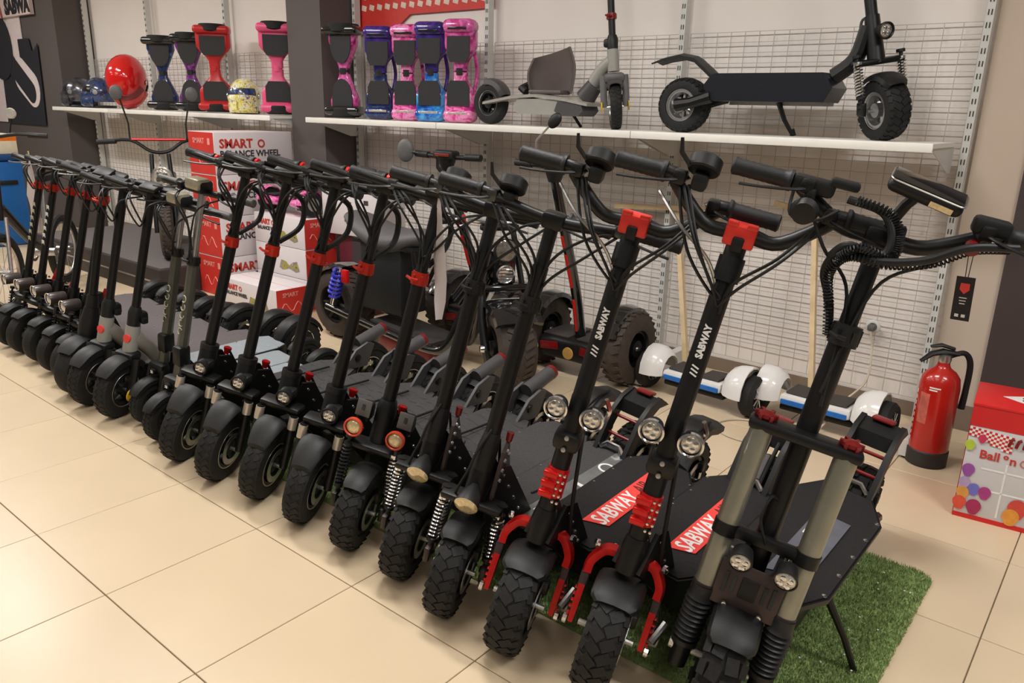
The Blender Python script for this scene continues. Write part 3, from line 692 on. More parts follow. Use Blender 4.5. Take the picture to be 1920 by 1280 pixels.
def scooter_twin_spring(root, stick=False):                      # black scooter, chrome coil springs, oval lamp on the fender
    P = root; S = St(.243, 0, .14); XF[0] = steerM(S, .42)
    wheel(P, 'front_wheel', 0, .137, .137, .085, 'knob', BLK2)
    F = mb().rbox(S(.345,-.005), (.18,.06,.022), .008).build('fork', BLK, P)
    for s in (-1, 1):
        spring(P, (s*.082,.052,.35), (s*.085,.01,.155), .0155, CHR, 11, PLATE)
        mb().rbox((s*.085,.004,.15), (.018,.04,.05), .006).build('fork_dropout', PLATE, F)
    mb().lathe([(0,.012),(.012,.01),(.014,0)], (.1,0,.137), (1,0,0), 10).build('axle_nut', CHR, F)
    fender(P, 'front_fender', BLK2, 0, .137, .153, .105, .42, -.5, drop=.02)
    h = mb().lathe([(0,.012),(.03,.026),(.06,.034),(.07,.034)], S(.40,-.03), (0,-.93,-.36), 20).build('headlight', BLK2, P)
    mb().lathe([(.07,.034),(.074,.03),(.077,.015),(.078,0)], S(.40,-.03), (0,-.93,-.36), 20).build('lens', LENSW, h)
    mb().tube([S(.34), S(.45), S(.47)], [.034,.032,.027], 18).build('head_tube', BLK, P)
    pl = mb().prism([(.02,.33),(.05,.50),(.085,.52),(.13,.45),(.24,.3),(.24,.2),(.16,.2)], (.045,.03,0), (0,1,0), (0,0,1), .01).build('side_plate', PLATE, P)
    m = MB()
    for yy, zz in ((.065,.50),(.06,.47),(.055,.44),(.05,.41),(.1,.47),(.13,.40),(.17,.35),(.21,.29)): m.lathe([(0,.0065),(.005,.005),(.006,0)], (.051,yy+.03,zz), (1,-.2,0), 8)
    q = m.build('rivets', CHR, pl); q['kind'] = 'stuff'
    mb().tube([(.045,.115,.52),(.045,.12,.545)], [.009,.011], 10).build('red_pin', DRED, pl)
    mb().cyl(S(.44), S(1.0), .022, n=18).build('stem', BLK, P)
    mb().tube([S(.44,-.006), S(.5,-.008), S(.54,-.002)], [.03,.029,.023], 14).build('stem_boot', BLK2, P)
    mb().cyl(S(.9), S(1.12), .0185, n=18).build('upper_stem', BLK, P)
    collar(P, S, .9, .029, .04, BLK2, True)
    c = (S(1.12)[1], 1.12)
    mb().rbox((0,c[0],c[1]), (.06,.05,.045), .01).build('bar_clamp', BLK, P)
    handlebar(P, c, .33, .02, .02, .0155, .125, 'steel', 'pod', 5, .9, S, seed=8, gr=.019)
    mb().tube([S(.56,-.024), S(.5,-.04,-.02), S(.44,-.04,-.03), (-.05,.03,.36), (-.07,.06,.2)], .0042, 6, sm=6).build('cable', BLK2, P)
    mb().tube([S(.52,.02,.02), (.03,.2,.33), (.02,.3,.235), (.0,.45,.225)], .0042, 6, sm=6).build('cable', BLK2, P)
    XF[0] = I4
    neck(P, S, .44, .24, .22, .03)
    D = deck(P, .2, .84, .118, .215, .085, DECKG, .65, .07)
    if stick:
        mb().prism([(.02,.24),(.09,.24),(.09,.80),(.02,.80)], (0,0,.2215), (1,0,0), (0,1,0), .0016).build('deck_sticker', M('grey_sticker', s2l(110,110,110), .35, .1, .25, 14), D)
        for b, l in ((.30,.05),(.34,.03),(.52,.05)): mb().box((.055,b,.223), (.03,l*.3,.0012)).build('sticker_mark', WHT, D)
        mb().lathe([(0,.03),(.0012,.03),(.0012,.022),(0,.022)], (.055,.68,.2225), (0,0,1), 20, closed=True).build('sticker_ring', WHT, D)
        mb().tube([(-.02,.36,.222),(-.01,.44,.224),(.0,.52,.222)], .0035, 6).build('loose_strap', SLOT, D)
    kickstand(P, .35, .1, .15, (.17,.4,.0))
    rearset(P, .95, .137, .085, .21, style='none', tread='knob')
    if stick: spoiler(P, .87, .215, .115)
    else: tailfender(P, .93, .24, .11)
def scooter_ring_light(root):                                    # orange ring lamp, red stem clamp
    P = root; S = St(.245, .05, .14); XF[0] = steerM(S, STEER)
    wheel(P, 'front_wheel', 0, .132, .132, .082, 'knob', BLK2)
    F = mb().rbox(S(.335,-.03), (.17,.06,.022), .008).build('fork', BLK, P)
    spring(P, (.08,.05,.37), (.083,.008,.16), .0155, CHR, 11, PLATE)
    spring(P, (-.08,.05,.36), (-.083,.008,.15), .015, BLK2, 11, BLK2)
    for s in (-1, 1):
        mb().rbox((s*.083,.004,.145), (.018,.04,.05), .006).build('fork_dropout', BLK, F)
    fender(P, 'front_fender', BLK2, 0, .132, .149, .09, .55, -.5, drop=.025)
    R = Matrix.Rotation(-.3,3,'X')
    for sx in (-1, 1):
        br = mb().rbox(S(.455,-.05,sx*.072+.012), (.05,.006,.055), .004, R).build('lamp_plate', GRY, P)
        mb().box(S(.46,-.0545,sx*.072+.012), (.01,.003,.018), R).build('plate_hole', SLOT, br)
        mb().rbox(S(.43,-.015,sx*.072+.01), (.045,.06,.06), .012).build('lamp_housing', BLK2, P)
        headlamp(P, S(.40,-.075,sx*.072), .028, (0,-1,.18), .04, BLK2, LENSW, M('orange_ring_plastic', s2l(214,70,38), .35, 0, .06, 30), cups=False)
    mb().tube([S(.33), S(.46), S(.48)], [.035,.033,.026], 18).build('head_tube', BLK, P)
    mb().cyl(S(.46), S(.9), .0215, n=18).build('stem', BLK, P)
    collar(P, S, .875, .026, .04, ORED)
    mb().cyl(S(.88), S(1.12), .018, n=18).build('upper_stem', BLK, P)
    k_ = mb().lathe([(0,.01),(.012,.012),(.02,.016),(.028,.016),(.032,.008),(.032,0)], S(.40,.085,.025), (.1,.3,1), 14).build('red_knob', RED, P)
    c = (S(1.12)[1], 1.12)
    mb().rbox((0,c[0],c[1]), (.055,.045,.04), .009).build('bar_clamp', BLK, P)
    handlebar(P, c, .31, .0, .03, .0145, .12, 'steel', 'flat', 5, .92, S, redring=True, seed=11)
    mb().tube([(.0,c[0]-.02,1.1),(.035,c[0]+.045,1.04),(.04,c[0]+.03,.97),S(.91,.02,.01)], .009, 8, sm=6).build('wrapped_cable', BLK2, P)
    XF[0] = I4
    neck(P, S, .42, .27, .2, .03)
    D = deck(P, .23, .83, .118, .2, .085, DECKG, .65, .07)
    m = MB()
    for i in range(9):
        y0 = .29+i*.058; m.tube([(-.095+.019*k, y0+.007*math.sin(k*1.3), .2045) for k in range(11)], .0016, 4)
    q = m.build('wave_ribs', DECKG, D); q['kind'] = 'stuff'
    mb().tube([S(.42,.09,.0), (.02,.3,.26), (.0,.5,.225), (.0,.72,.215)], .0042, 6, sm=6).build('brake_cable', BLK2, P)
    kickstand(P, .35, .1, .14, (.17,.4,.0))
    rearset(P, .95, .13, .08, .2, style='none', tread='road')
    footrest(P, .86, .205, .045)
def scooter_round_lamp(root, top=None):                          # round lamp, snout fender, pale rim edge
    P = root; S = St(.255, .045, .14); XF[0] = steerM(S, STEER)
    wheel(P, 'front_wheel', 0, .137, .137, .078, 'road', BLK2, M('pale_rim', s2l(190,182,165), .3, .6, .05, 20), spokes=5)
    F = mb().rbox(S(.345,-.02), (.155,.06,.024), .009).build('fork', BLK, P)
    for s in (-1, 1):
        mb().tube([(s*.066,.045,.335),(s*.068,.02,.22),(s*.068,.0,.137)], [.014,.016,.015], 12).build('fork_leg', BLK, F)
        mb().cyl((s*.0665,.034,.285), (s*.0665,.044,.33), .0165, n=12).build('silver_stanchion', M('bright_stanchion', s2l(205,195,180), .25, .5, .04, 20), F)
    fn = fender(P, 'front_fender', BLK2, 0, .137, .152, .09, .3, -.6, drop=.025)
    rings = []
    for t in range(7):
        a = t/6; wv = .054*(1-a*.35*a); y = .02-.105*a; z = .302-.05*a*a
        rings.append([(wv*math.cos(q), y, z+.022*(1-a*.5)*math.sin(q)) for q in [2*PI*k/12 for k in range(12)]])
    mb().loft(rings).build('fender_snout', BLK2, fn)
    headlamp(P, S(.405,-.085,.025), .026, (.1,-1,.05), .05, BLK2, LENS, BLK)
    mb().rbox(S(.40,-.035,.02), (.05,.05,.04), .01).build('lamp_mount', BLK2, P)
    mb().tube([S(.33), S(.455), S(.465)], [.036,.034,.03], 18).build('head_tube', BLK, P)
    mb().cyl(S(.445), S(.465), .036, n=18).build('head_ring', BLK2, P)
    mb().cyl(S(.46), S(.9), .021, n=18).build('stem', BLK, P)
    collar(P, S, .87, .0255, .038, ORED)
    mb().cyl(S(.88), S(1.13), .0175, n=18).build('upper_stem', BLK, P)
    mb().lathe([(0,.01),(.012,.012),(.02,.016),(.028,.016),(.032,.008),(.032,0)], S(.40,.085,.03), (.1,.3,1), 14).build('red_knob', RED, P)
    c = (S(1.135)[1], 1.135)
    mb().rbox((0,c[0],c[1]), (.055,.045,.04), .009).build('bar_clamp', BLK, P)
    handlebar(P, c, .275, .0, .03, .0145, .12, 'steel', 'flat', 5, .92, S, redring=True, seed=13)
    mb().tube([(.0,c[0]-.02,1.1),(.035,c[0]+.06,1.04),(.045,c[0]+.04,.95),S(.9,.02,.01)], .01, 8, sm=6).build('wrapped_cable', BLK2, P)
    XF[0] = I4
    neck(P, S, .42, .26, .19, .034)
    D = deck(P, .23, .82, .11, .19, .08, top or DECKG, .65, .07)
    m = MB()
    for i in range(9):
        y0 = .29+i*.056; m.tube([(-.09+.018*k, y0+.007*math.sin(k*1.3), .1945) for k in range(11)], .0016, 4)
    q = m.build('wave_ribs', top or DECKG, D); q['kind'] = 'stuff'
    mb().tube([S(.42,.09,.0), (.02,.3,.25), (.0,.5,.215), (.0,.72,.205)], .005, 6, sm=6).build('brake_cable', BLK2, P)
    kickstand(P, .35, .1, .13, (.17,.4,.0))
    rearset(P, .94, .132, .075, .19, style='none', tread='road', edge=M('pale_rim', (0,0,0)))
    footrest(P, .86, .2, .042)
def scooter_small(root, zt=1.04):                                         # light folding scooter with lettered grey stem
    P = root; S = St(.19, .05, .14); XF[0] = steerM(S, .2)
    wheel(P, 'front_wheel', 0, .1, .1, .055, 'road', BLK2, disc=False)
    F = mb().rbox(S(.25,-.02), (.09,.05,.05), .014).build('fork', BLK2, P)
    for s in (-1, 1): mb().tube([(s*.04,.04,.25),(s*.042,.02,.17),(s*.042,0,.1)], [.013,.012,.014], 10).build('fork_leg', BLK2, F)
    fender(P, 'front_fender', BLK2, 0, .1, .115, .065, 1.0, -.6, drop=.02)
    headlamp(P, S(.24,-.055), .013, (0,-1,0), .03, BLK2, LENS, BLK)
    mb().rbox(S(.36), (.05,.06,.09), .012).build('hinge_block', BLK2, P)
    mb().tube([S(.24), S(.36)], [.024,.022], 8, sq=(1,1.1)).build('lower_stem', GGREEN, P)
    ST = mb().tube([S(.38), S(.75)], [.022,.021], 8, sq=(1,1.1)).build('stem', GGREEN, P)
    for k, ch in enumerate('EGCON'[::-1]): mb().tube([S(.47+.034*k,-.0245,.01*math.cos(t)) if 0 else (V(S(.47+.034*k,-.0245))+V(.011*math.cos(t),.0026*math.sin(t),.0135*math.sin(t))) for t in [.5+k*.9+i*.5 for i in range(9)]], .0026, 4).build('stem_mark', M('pale_green_print', s2l(176,180,158), .5, 0, .25, 60), ST)
    collar(P, S, .76, .025, .035, BLK2, True)
    mb().cyl(S(.75), S(zt), .0145, n=14).build('upper_stem', STEEL, P)
    c = (S(zt)[1], zt)
    handlebar(P, c, .265, .0, .015, .0135, .12, True, 'box', 3, .78, S, seed=17, gr=.016, gm=M('grey_grip', s2l(84,82,80), .55, 0, .1, 80))
    XF[0] = I4
    neck(P, S, .3, .22, .15, .025)
    deck(P, .19, .72, .09, .145, .05, DECKB, .7, .05)
    rearset(P, .82, .095, .05, .14, BLK2, 'smooth', fa=(.9,-1.0))
def scooter_grey_neck(root, steer=0, top=None):                            # pale grey neck with round red badge
    P = root; S = St(.215, .03, .14)
    piv = steerM(S, steer)
    XF[0] = piv
    W = wheel(P, 'front_wheel', 0, .137, .137, .07, 'road', BLK2, STEEL, disc=False)
    F = mb().rbox(S(.285,-.01), (.1,.07,.04), .016).build('fork', BLK2, P)
    for s in (-1, 1): mb().tube([(s*.05,.04,.28),(s*.056,.02,.2),(s*.054,0,.137)], [.022,.017,.018], 10, sq=(.7,1.2)).build('fork_leg', BLK2, F)
    mb().lathe([(0,.03),(.006,.028),(.008,0)], (.066,-.01,.125), (1,0,0), 18).build('side_reflector', YEL, F)
    mb().lathe([(0,.03),(.006,.028),(.008,0)], (-.066,.0,.137), (-1,0,0), 18).build('side_reflector', YEL, F)
    fender(P, 'front_fender', BLK2, 0, .137, .152, .088, .85, -.9, drop=.03)
    XF[0] = Matrix.Identity(4)
    N = mb().tube([S(.29), S(.415)], [.033,.031], 18).build('head_tube', LGREY, P)
    mb().lathe([(-.006,.02),(.002,.019),(.003,.012),(.002,.006),(.003,0)], S(.365,-.03,.012), (.35,-1,.2), 18).build('round_badge', STICK, N)
    mb().tube([S(.36,.01), (0,.16,.28), (0,.24,.165)], [.034,.033,.036], 16, sm=6).build('neck_tube', LGREY, P)
    m = mb().tube([S(.41), S(.475), S(.5)], [.028,.03,.022], 14); m.rbox(S(.45,.03), (.05,.05,.05), .012); m.rbox(S(.44,.03,.03), (.03,.03,.03), .008)
    m.build('folding_latch', BLK2, P)
    mb().cyl(S(.48), S(1.0), .019, n=18).build('stem', BLK, P)
    c = (S(1.0)[1], 1.0)
    XF[0] = piv
    handlebar(P, c, .26, .0, .025, .0145, .12, True, 'flat', 3, .9, S, seed=19, gr=.017)
    XF[0] = Matrix.Identity(4)
    D = deck(P, .2, .84, .1, .17, .07, top or DECKL, .75, .06)
    kickstand(P, .4, .09, .1, (.15,.44,.0))
    rearset(P, .97, .13, .075, .17, BLK2, 'road', CHR, fa=(1.3,-1.2))
def scooter_fat_neck(root):                                      # all black with thick neck
    P = root; S = St(.19, .04, .14); XF[0] = steerM(S, STEER)
    wheel(P, 'front_wheel', 0, .137, .137, .085, 'smooth', BLK2, disc=False)
    F = mb().tube([S(.27,.0), S(.33), S(.42)], [.05,.052,.034], 16).build('fork', BLK2, P)
    for s in (-1, 1): mb().tube([(s*.055,.04,.28),(s*.06,.02,.2),(s*.06,0,.137)], [.018,.016,.018], 10).build('fork_leg', BLK2, F)
    fender(P, 'front_fender', BLK2, 0, .137, .153, .1, .75, -.7, drop=.03)
    XF[0] = I4
    mb().tube([S(.36,.02), (0,.16,.27), (0,.24,.16)], [.04,.038,.04], 14, sm=5).build('neck_tube', BLK2, P)
    XF[0] = steerM(S, STEER)
    m = mb().tube([S(.41), S(.48)], [.03,.026], 12); m.rbox(S(.46,.03), (.04,.05,.05), .01); m.build('folding_latch', BLK2, P)
    mb().cyl(S(.45), S(1.03), .019, n=16).build('stem', BLK, P)
    collar(P, S, .93, .026, .04, ORED)
    c = (S(1.03)[1], 1.03)
    handlebar(P, c, .25, .0, .025, .0145, .12, 'steel', 'flat', 3, .9, S, seed=23, gr=.017)
    XF[0] = I4
    deck(P, .2, .78, .095, .165, .07, DECKL, .75, .06)
    rearset(P, .9, .13, .075, .165, BLK2, 'road', fa=(.9,-1.2))
def scooter_barrel_lamp(root, mark=0):                           # slim black scooter with barrel lamp
    P = root; S = St(.235, .04, .14); XF[0] = steerM(S, .3)
    wheel(P, 'front_wheel', 0, .12, .12, .065, 'smooth', BLK2, disc=True)
    F = mb().rbox(S(.29,-.02), (.12,.05,.03), .01).build('fork', BLK, P)
    for s in (-1, 1): spring(P, (s*.055,.045,.33), (s*.058,.005,.13), .012, BLK, 9, BLK2)
    fender(P, 'front_fender', BLK2, 0, .12, .135, .08, .6, -.5, drop=.022)
    h = mb().lathe([(0,.026),(.01,.03),(.075,.03),(.085,.027),(.08,.024)], S(.395,-.03,-.02), (-.25,-1,.02), 20).build('headlight', M('smoked_barrel', s2l(74,66,64), .3, .3, .1, 30), P)
    mb().lathe([(.08,.025),(.085,.015),(.086,0)], S(.395,-.03,-.02), (-.25,-1,.02), 20).build('lens', LENS, h)
    mb().tube([V(S(.395,-.03,-.02))+V(-.25,-1,.02).normalized()*.085+V(.03*math.cos(t)*.97,.03*math.cos(t)*-.24,.03*math.sin(t)) for t in [2*PI*k/20 for k in range(20)]], .003, 6, closed=True).build('lamp_ring', CHR, h)
    mb().tube([S(.3), S(.44)], [.03,.027], 14).build('head_tube', BLK, P)
    mb().cyl(S(.42), S(1.02), .019, n=16).build('stem', BLK, P)
    collar(P, S, .915, .0255, .038, ORED)
    if mark:
        for k in range(6): mb().box(S(.62+.038*k,-.0195), (.018,.0016,.026)).build('stem_mark', WHT if mark == 1 else M('pale_gold_print', s2l(190,184,160), .5), P)
    mb().tube([S(.4,.05,.03), S(.46,.07,.035)], [.008,.012], 10).build('red_knob', RED, P)
    m = MB()
    for k in range(5): m.lathe([(0,.006),(.005,.005),(.006,0)], S(.31+.03*k,.02,.034), (1,-.3,0), 8)
    q = m.build('neck_bolts', CHR, P); q['kind'] = 'stuff'
    c = (S(1.02)[1], 1.02)
    handlebar(P, c, .25, .0, .02, .014, .12, 'steel', 'flat', 4, .88, S, seed=29, gr=.0165)
    XF[0] = I4
    neck(P, S, .4, .22, .16, .028)
    deck(P, .2, .74, .09, .16, .065, DECKL, .75, .06)
    rearset(P, .86, .115, .065, .16, BLK2, 'road', fa=(.9,-1.2))
# ------------------------------------------------------------------ the row
GRP = 'electric scooters in the front row on the turf mat'
def place(o, x, y, lean, yaw=0.0):
    o.location = (x, y, 0.0); o.rotation_euler = (.011, math.atan(lean), yaw)
def scoot(name, label, builder, x, y, lean, yaw=0.0, **kw):
    t = thing(name, label, 'scooter', group=GRP); builder(t, **kw); place(t, x, y, lean, yaw); return t
def again(src, label, x, y, lean, yaw=0.0):
    o = copy_tree(src); o['label'] = label; place(o, x, y, lean, yaw); return o
scoot('electric_scooter', 'nearest electric scooter, with silver twin-tube fork and slanted display', scooter_dual_fork, 2.535, .25, .15)
scoot('electric_scooter', 'black scooter with red front arms, twin round lamps, next to the silver-forked scooter', scooter_red_arms, 2.27, .165, .14)
scoot('electric_scooter', 'black scooter with red front arms and twin lamps, second one from the silver-forked scooter', scooter_red_arms, 2.02, .13, .14, .02, rear='tail')
scoot('electric_scooter', 'black scooter with chrome springs and grey deck sticker beside the red-armed scooters', scooter_twin_spring, 1.785, .13, .14, 0, stick=True)
scoot('electric_scooter', 'black scooter with chrome springs and plain deck, beside the twin orange ring lamps', scooter_twin_spring, 1.56, .17, .13)
scoot('electric_scooter', 'black scooter with a pair of orange ring lamps and red stem clamp', scooter_ring_light, 1.29, .17, .13)
e = scoot('electric_scooter', 'black scooter with single round lamp and snout fender, next to the orange ring lamps', scooter_round_lamp, 1.04, .165, .13, .02)
again(e, 'black scooter with single round lamp, second one from the orange ring lamps', .785, .165, .13)
again(e, 'black scooter with single round lamp, second one from the grey lettered stems', .54, .14, .13, -.02)
again(e, 'black scooter with single round lamp, next to the grey lettered stems', .28, .135, .13)
f = scoot('electric_scooter', 'small scooter with grey lettered stem, right one, half hidden by a big front wheel', scooter_small, .06, .17, .1)
scoot('electric_scooter', 'small scooter with grey lettered stem and tiny front wheel, left one of two', scooter_small, -.165, .22, .1, zt=.96)
scoot('electric_scooter', 'scooter with pale grey neck, red badge and blue-grey deck, nearer of two', scooter_grey_neck, -.34, .165, .1, 0, steer=.4, top=DECKB)
scoot('electric_scooter', 'scooter with pale grey neck, red badge and dark deck, farther of two', scooter_grey_neck, -.575, .155, .1, -.05, steer=.42)
scoot('electric_scooter', 'all-black scooter with thick neck beside the farther grey-necked scooter', scooter_fat_neck, -.78, .17, .1)
h = scoot('electric_scooter', 'slim scooter with barrel lamp, nearest of the five slim ones', scooter_barrel_lamp, -.97, .22, .11)
again(h, 'slim scooter with barrel lamp, second nearest of the five slim ones', -1.18, .235, .11)
again(h, 'slim scooter with barrel lamp, middle of the five slim ones', -1.41, .25, .11)
scoot('electric_scooter', 'slim scooter with white stem marks and barrel lamp, second from the left end', scooter_barrel_lamp, -1.64, .25, .11, 0, mark=1)
scoot('electric_scooter', 'slim scooter with pale stem marks and barrel lamp at the left end of the row', scooter_barrel_lamp, -1.83, .25, .11, 0, mark=2)
# ================================================================== SHELF: SCOOTERS
XF[0] = I4
def shelf_black(root):
    P = root; S = St(.25, .02, .14)
    XF[0] = steerM(S, -.75)
    wheel(P, 'front_wheel', 0, .128, .128, .1, 'knob', STEEL, STEEL, spokes=8)
    F = mb().rbox(S(.32,-.01), (.22,.05,.024), .008).build('fork', BLK, P)
    for s in (-1, 1):
        spring(P, (s*.098,.05,.35), (s*.098,.005,.15), .017, CHR, 11, BLK2)
        mb().rbox((s*.098,.004,.14), (.02,.05,.055), .006).build('fork_dropout', BLK, F)
    fender(P, 'front_fender', BLK2, 0, .128, .147, .11, .75, -.6, drop=.02)
    mb().tube([S(.31), S(.50)], [.036,.03], 18).build('head_tube', BLK, P)
    headlamp(P, S(.44,-.09), .031, (0,-1,-.05), .05, BLK2, LENS, BLK)
    mb().cyl(S(.48), S(1.1), .024, n=18).build('stem', BLK, P)
    c = (S(1.1)[1], 1.1); handlebar(P, c, .3, .02, .02, .0155, .12, True, 'pod', 4, .8, S, seed=31)
    mb().tube([S(.8,-.02,.0), S(.7,.03,.03), S(.5,.1,.05), (.05,.14,.38)], .006, 6, sm=6).build('cable', BLK2, P)
    XF[0] = I4
    mb().tube([S(.46,.02), (0,.15,.33), (0,.23,.26)], [.03,.034,.036], 10, sm=4, sq=(1,1.2)).build('folding_neck', BLK, P)
    m = MB()
    for k in range(3): m.lathe([(0,.02),(.008,.018),(.01,0)], (.032,.1+.05*k,.38-.05*k), (1,0,0), 14)
    m.build('neck_pivots', BLK2, P)
    mb().tube([(.04,.09,.46),(.06,.12,.5),(.05,.16,.49),(.04,.16,.44)], .006, 6, sm=5).build('cable_loop', BLK2, P)
    poly = [(.23,.15),(.2,.21),(.24,.27),(.76,.27),(.80,.22),(.76,.15)]
    D = mb().prism(poly, (0,0,0), (0,1,0), (0,0,1), .2).build('deck', M('deck_navy_black', (.014,.015,.022), .3, .2, .1, 20), P)
    mb().box((0,.5,.2715), (.185,.5,.003)).build('grip_mat', DECK, D)
    mb().box((.101,.5,.145), (.003,.5,.02)).build('silver_edge', STEEL, D)
    mb().lathe([(0,.03),(.006,.028),(.007,0)], (.1,.26,.2), (1,0,0), 18).build('side_cover', BLK2, D)
    mb().lathe([(0,.022),(.01,.02),(.012,0)], (.08,.8,.17), (1,0,0), 14).build('arm_pivot', STEEL, P)
    wheel(P, 'rear_wheel', .94, .128, .128, .1, 'knob', STEEL, STEEL, spokes=8)
    for s in (-1, 1): mb().tube([(s*.085,.76,.17),(s*.088,.86,.14),(s*.085,.94,.128)], [.03,.026,.032], 10).build('swing_arm', BLK, P)
    mb().rbox((.04,.79,.215), (.06,.03,.03), .006).build('red_bracket', RED, P)
    rings = []
    for (y, z, t) in ((.76,.25,.02),(.82,.30,.022),(.88,.345,.02),(.96,.36,.016),(1.05,.345,.012),(1.11,.325,.006)):
        rings.append([(-.055,y,z-t),(-.055,y+.004,z),(0,y+.006,z+.012),(.055,y+.004,z),(.055,y,z-t),(0,y,z-t+.01)])
    mb().loft(rings).build('rear_fender', BLK2, P)
    k = mb().tube([(.09,.5,.15),(.11,.47,.07),(.135,.43,.0)], [.013,.011,.009], 8).build('kickstand', BLK, P)
    mb().tube([(.13,.437,.03),(.136,.43,.0)], [.012,.015], 8).build('stand_foot', BLK2, k)
t = thing('electric_scooter', 'black off-road scooter standing on the right wall shelf', 'scooter', (2.17, 2.38, SZ+.001), (0,0,PI/2)); shelf_black(t)
def shelf_grey(root):
    P = root; S = St(.12, .02, .14)
    XF[0] = steerM(S, -.95)
    wheel(P, 'front_wheel', 0, .115, .115, .06, 'road', STEEL, STEEL, disc=True)
    F = mb().rbox(S(.26,0), (.11,.08,.05), .018).build('fork', GRY, P)
    for s in (-1, 1):
        mb().tube([(s*.052,.03,.27),(s*.058,.01,.19),(s*.056,0,.115)], [.02,.015,.016], 10, sq=(.7,1.2)).build('fork_leg', GRY, F)
        mb().lathe([(0,.026),(.006,.024),(.008,0)], (s*.068,0,.118), (s,0,0), 18).build('side_reflector', YEL, F)
    fender(P, 'front_fender', M('dark_grey_plastic', s2l(66,64,66), .5), 0, .115, .135, .085, .5, -.9, drop=.03)
    mb().cyl(S(.46), S(1.0), .018, n=16).build('stem', BLK, P)
    collar(P, S, .56, .024, .03, DRED)
    c = (S(1.0)[1], 1.0); handlebar(P, c, .25, 0, .02, .014, .11, True, 'flat', 2, .8, S, seed=37)
    XF[0] = I4
    N = mb().tube([S(.29), S(.4)], [.031,.030], 18).build('head_tube', LGREY, P)
    mb().rbox(V(S(.35))+V(.03,0,0), (.006,.022,.03), .004).build('red_badge', STICK, N)
    m = mb().tube([S(.4), S(.45), S(.47)], [.028,.03,.022], 14); m.rbox(S(.43,.02), (.05,.05,.045), .012); m.build('folding_latch', BLK2, P)
    mb().tube([S(.345,.01), (0,.12,.29), (0,.19,.18)], [.032,.034,.036], 14, sm=6).build('neck_tube', LGREY, P)
    mb().tube([(0,.15,.225),(0,.21,.155)], [.045,.055], 14).build('neck_boot', M('dark_grey_plastic', (0,0,0)), P)
    rings = []
    for (y, z) in ((.14,.125),(.3,.15),(.5,.168),(.66,.16),(.88,.125)):
        rings.append([(-.085,y,z-.012),(-.085,y,z),(-.07,y,z+.006),(.07,y,z+.006),(.085,y,z),(.085,y,z-.012)])
    mb().loft(rings).build('deck_rail', M('silver_rail', s2l(176,172,166), .3, .3, .05, 30), P)
    D = mb().prism([(.18,.1),(.2,.14),(.62,.15),(.66,.1),(.62,.065),(.22,.065)], (0,0,0), (0,1,0), (0,0,1), .15).build('deck', LGREY, P)
    mb().prism([(.17,.09),(.19,.135),(.34,.135),(.36,.085),(.32,.06),(.2,.06)], (0,0,0), (0,1,0), (0,0,1), .155).build('battery_cover', M('dark_grey_plastic', (0,0,0)), D)
    mb().lathe([(0,.015),(.002,.014),(.003,0)], (.0755,.48,.105), (1,0,0), 16).build('red_badge', STICK, D)
    mb().box((.076,.36,.1), (.002,.05,.03)).build('type_plate', BLK2, D)
    for yy in (.58,.61): mb().lathe([(0,.008),(.003,.007),(.004,0)], (.0755,yy,.105), (1,0,0), 12).build('charge_port', SLOT, D)
    wheel(P, 'rear_wheel', .885, .12, .12, .07, 'smooth', BLK2, CHR)
    mb().lathe([(0,.026),(.006,.024),(.008,0)], (.066,.91,.125), (1,0,0), 18).build('side_reflector', YEL, P)
    fender(P, 'rear_fender', M('dark_grey_plastic', (0,0,0)), .885, .12, .137, .09, 1.2, -.2, drop=.03)
    k = mb().tube([(.06,.33,.07),(.09,.29,.0)], [.009,.008], 8).build('kickstand', BLK, P)
t = thing('electric_scooter', 'pale grey scooter standing on the middle wall shelf with a child seat on it', 'scooter', (.842, 2.38, SZ+.001), (0,0,PI/2)); shelf_grey(t)
# child seat lying on the grey scooter
cs = thing('child_seat', 'dark grey plastic child seat lying on the grey shelf scooter', 'seat', (.36, 2.38, SZ+.175), (0,0,.25))
SEATM = M('seat_grey_plastic', s2l(92,82,80), .5, 0, .05, 20)
rings = []
for k in range(9):
    t = k/8; z = .006+.22*t; wv = .13+.02*math.sin(PI*t)-.04*max(0,t-.6); dv = .06+.05*(1-t)
    rings.append([(wv*math.cos(a)*(1 if math.sin(a) < 0 else 1), .07+dv*.9*math.sin(a)*(.75 if math.sin(a) > 0 else 1.0), z+.03*math.cos(a)*t) for a in [PI*.02+PI*.96*q/10 for q in range(11)]]+[((wv-.012)*math.cos(a), .07+(dv*.9-.012)*math.sin(a)*.75, z+.03*math.cos(a)*t) for a in [PI*.02+PI*.96*q/10 for q in range(10,-1,-1)]])
sh = mb().loft(rings).build('shell', SEATM, cs)
mb().rbox((0,.06,.012), (.2,.16,.024), .01).build('seat_base', SEATM, cs)
for s in (-.04,.05): mb().rbox((s,.118,.19), (.026,.012,.014), .004).build('strap_slot', M('slot_pale', s2l(220,205,195), .6), cs)
mb().tube([(-.13,.03,.01),(-.17,.05,.03),(-.15,.1,.05)], .022, 8).build('side_clamp', BLK2, cs)
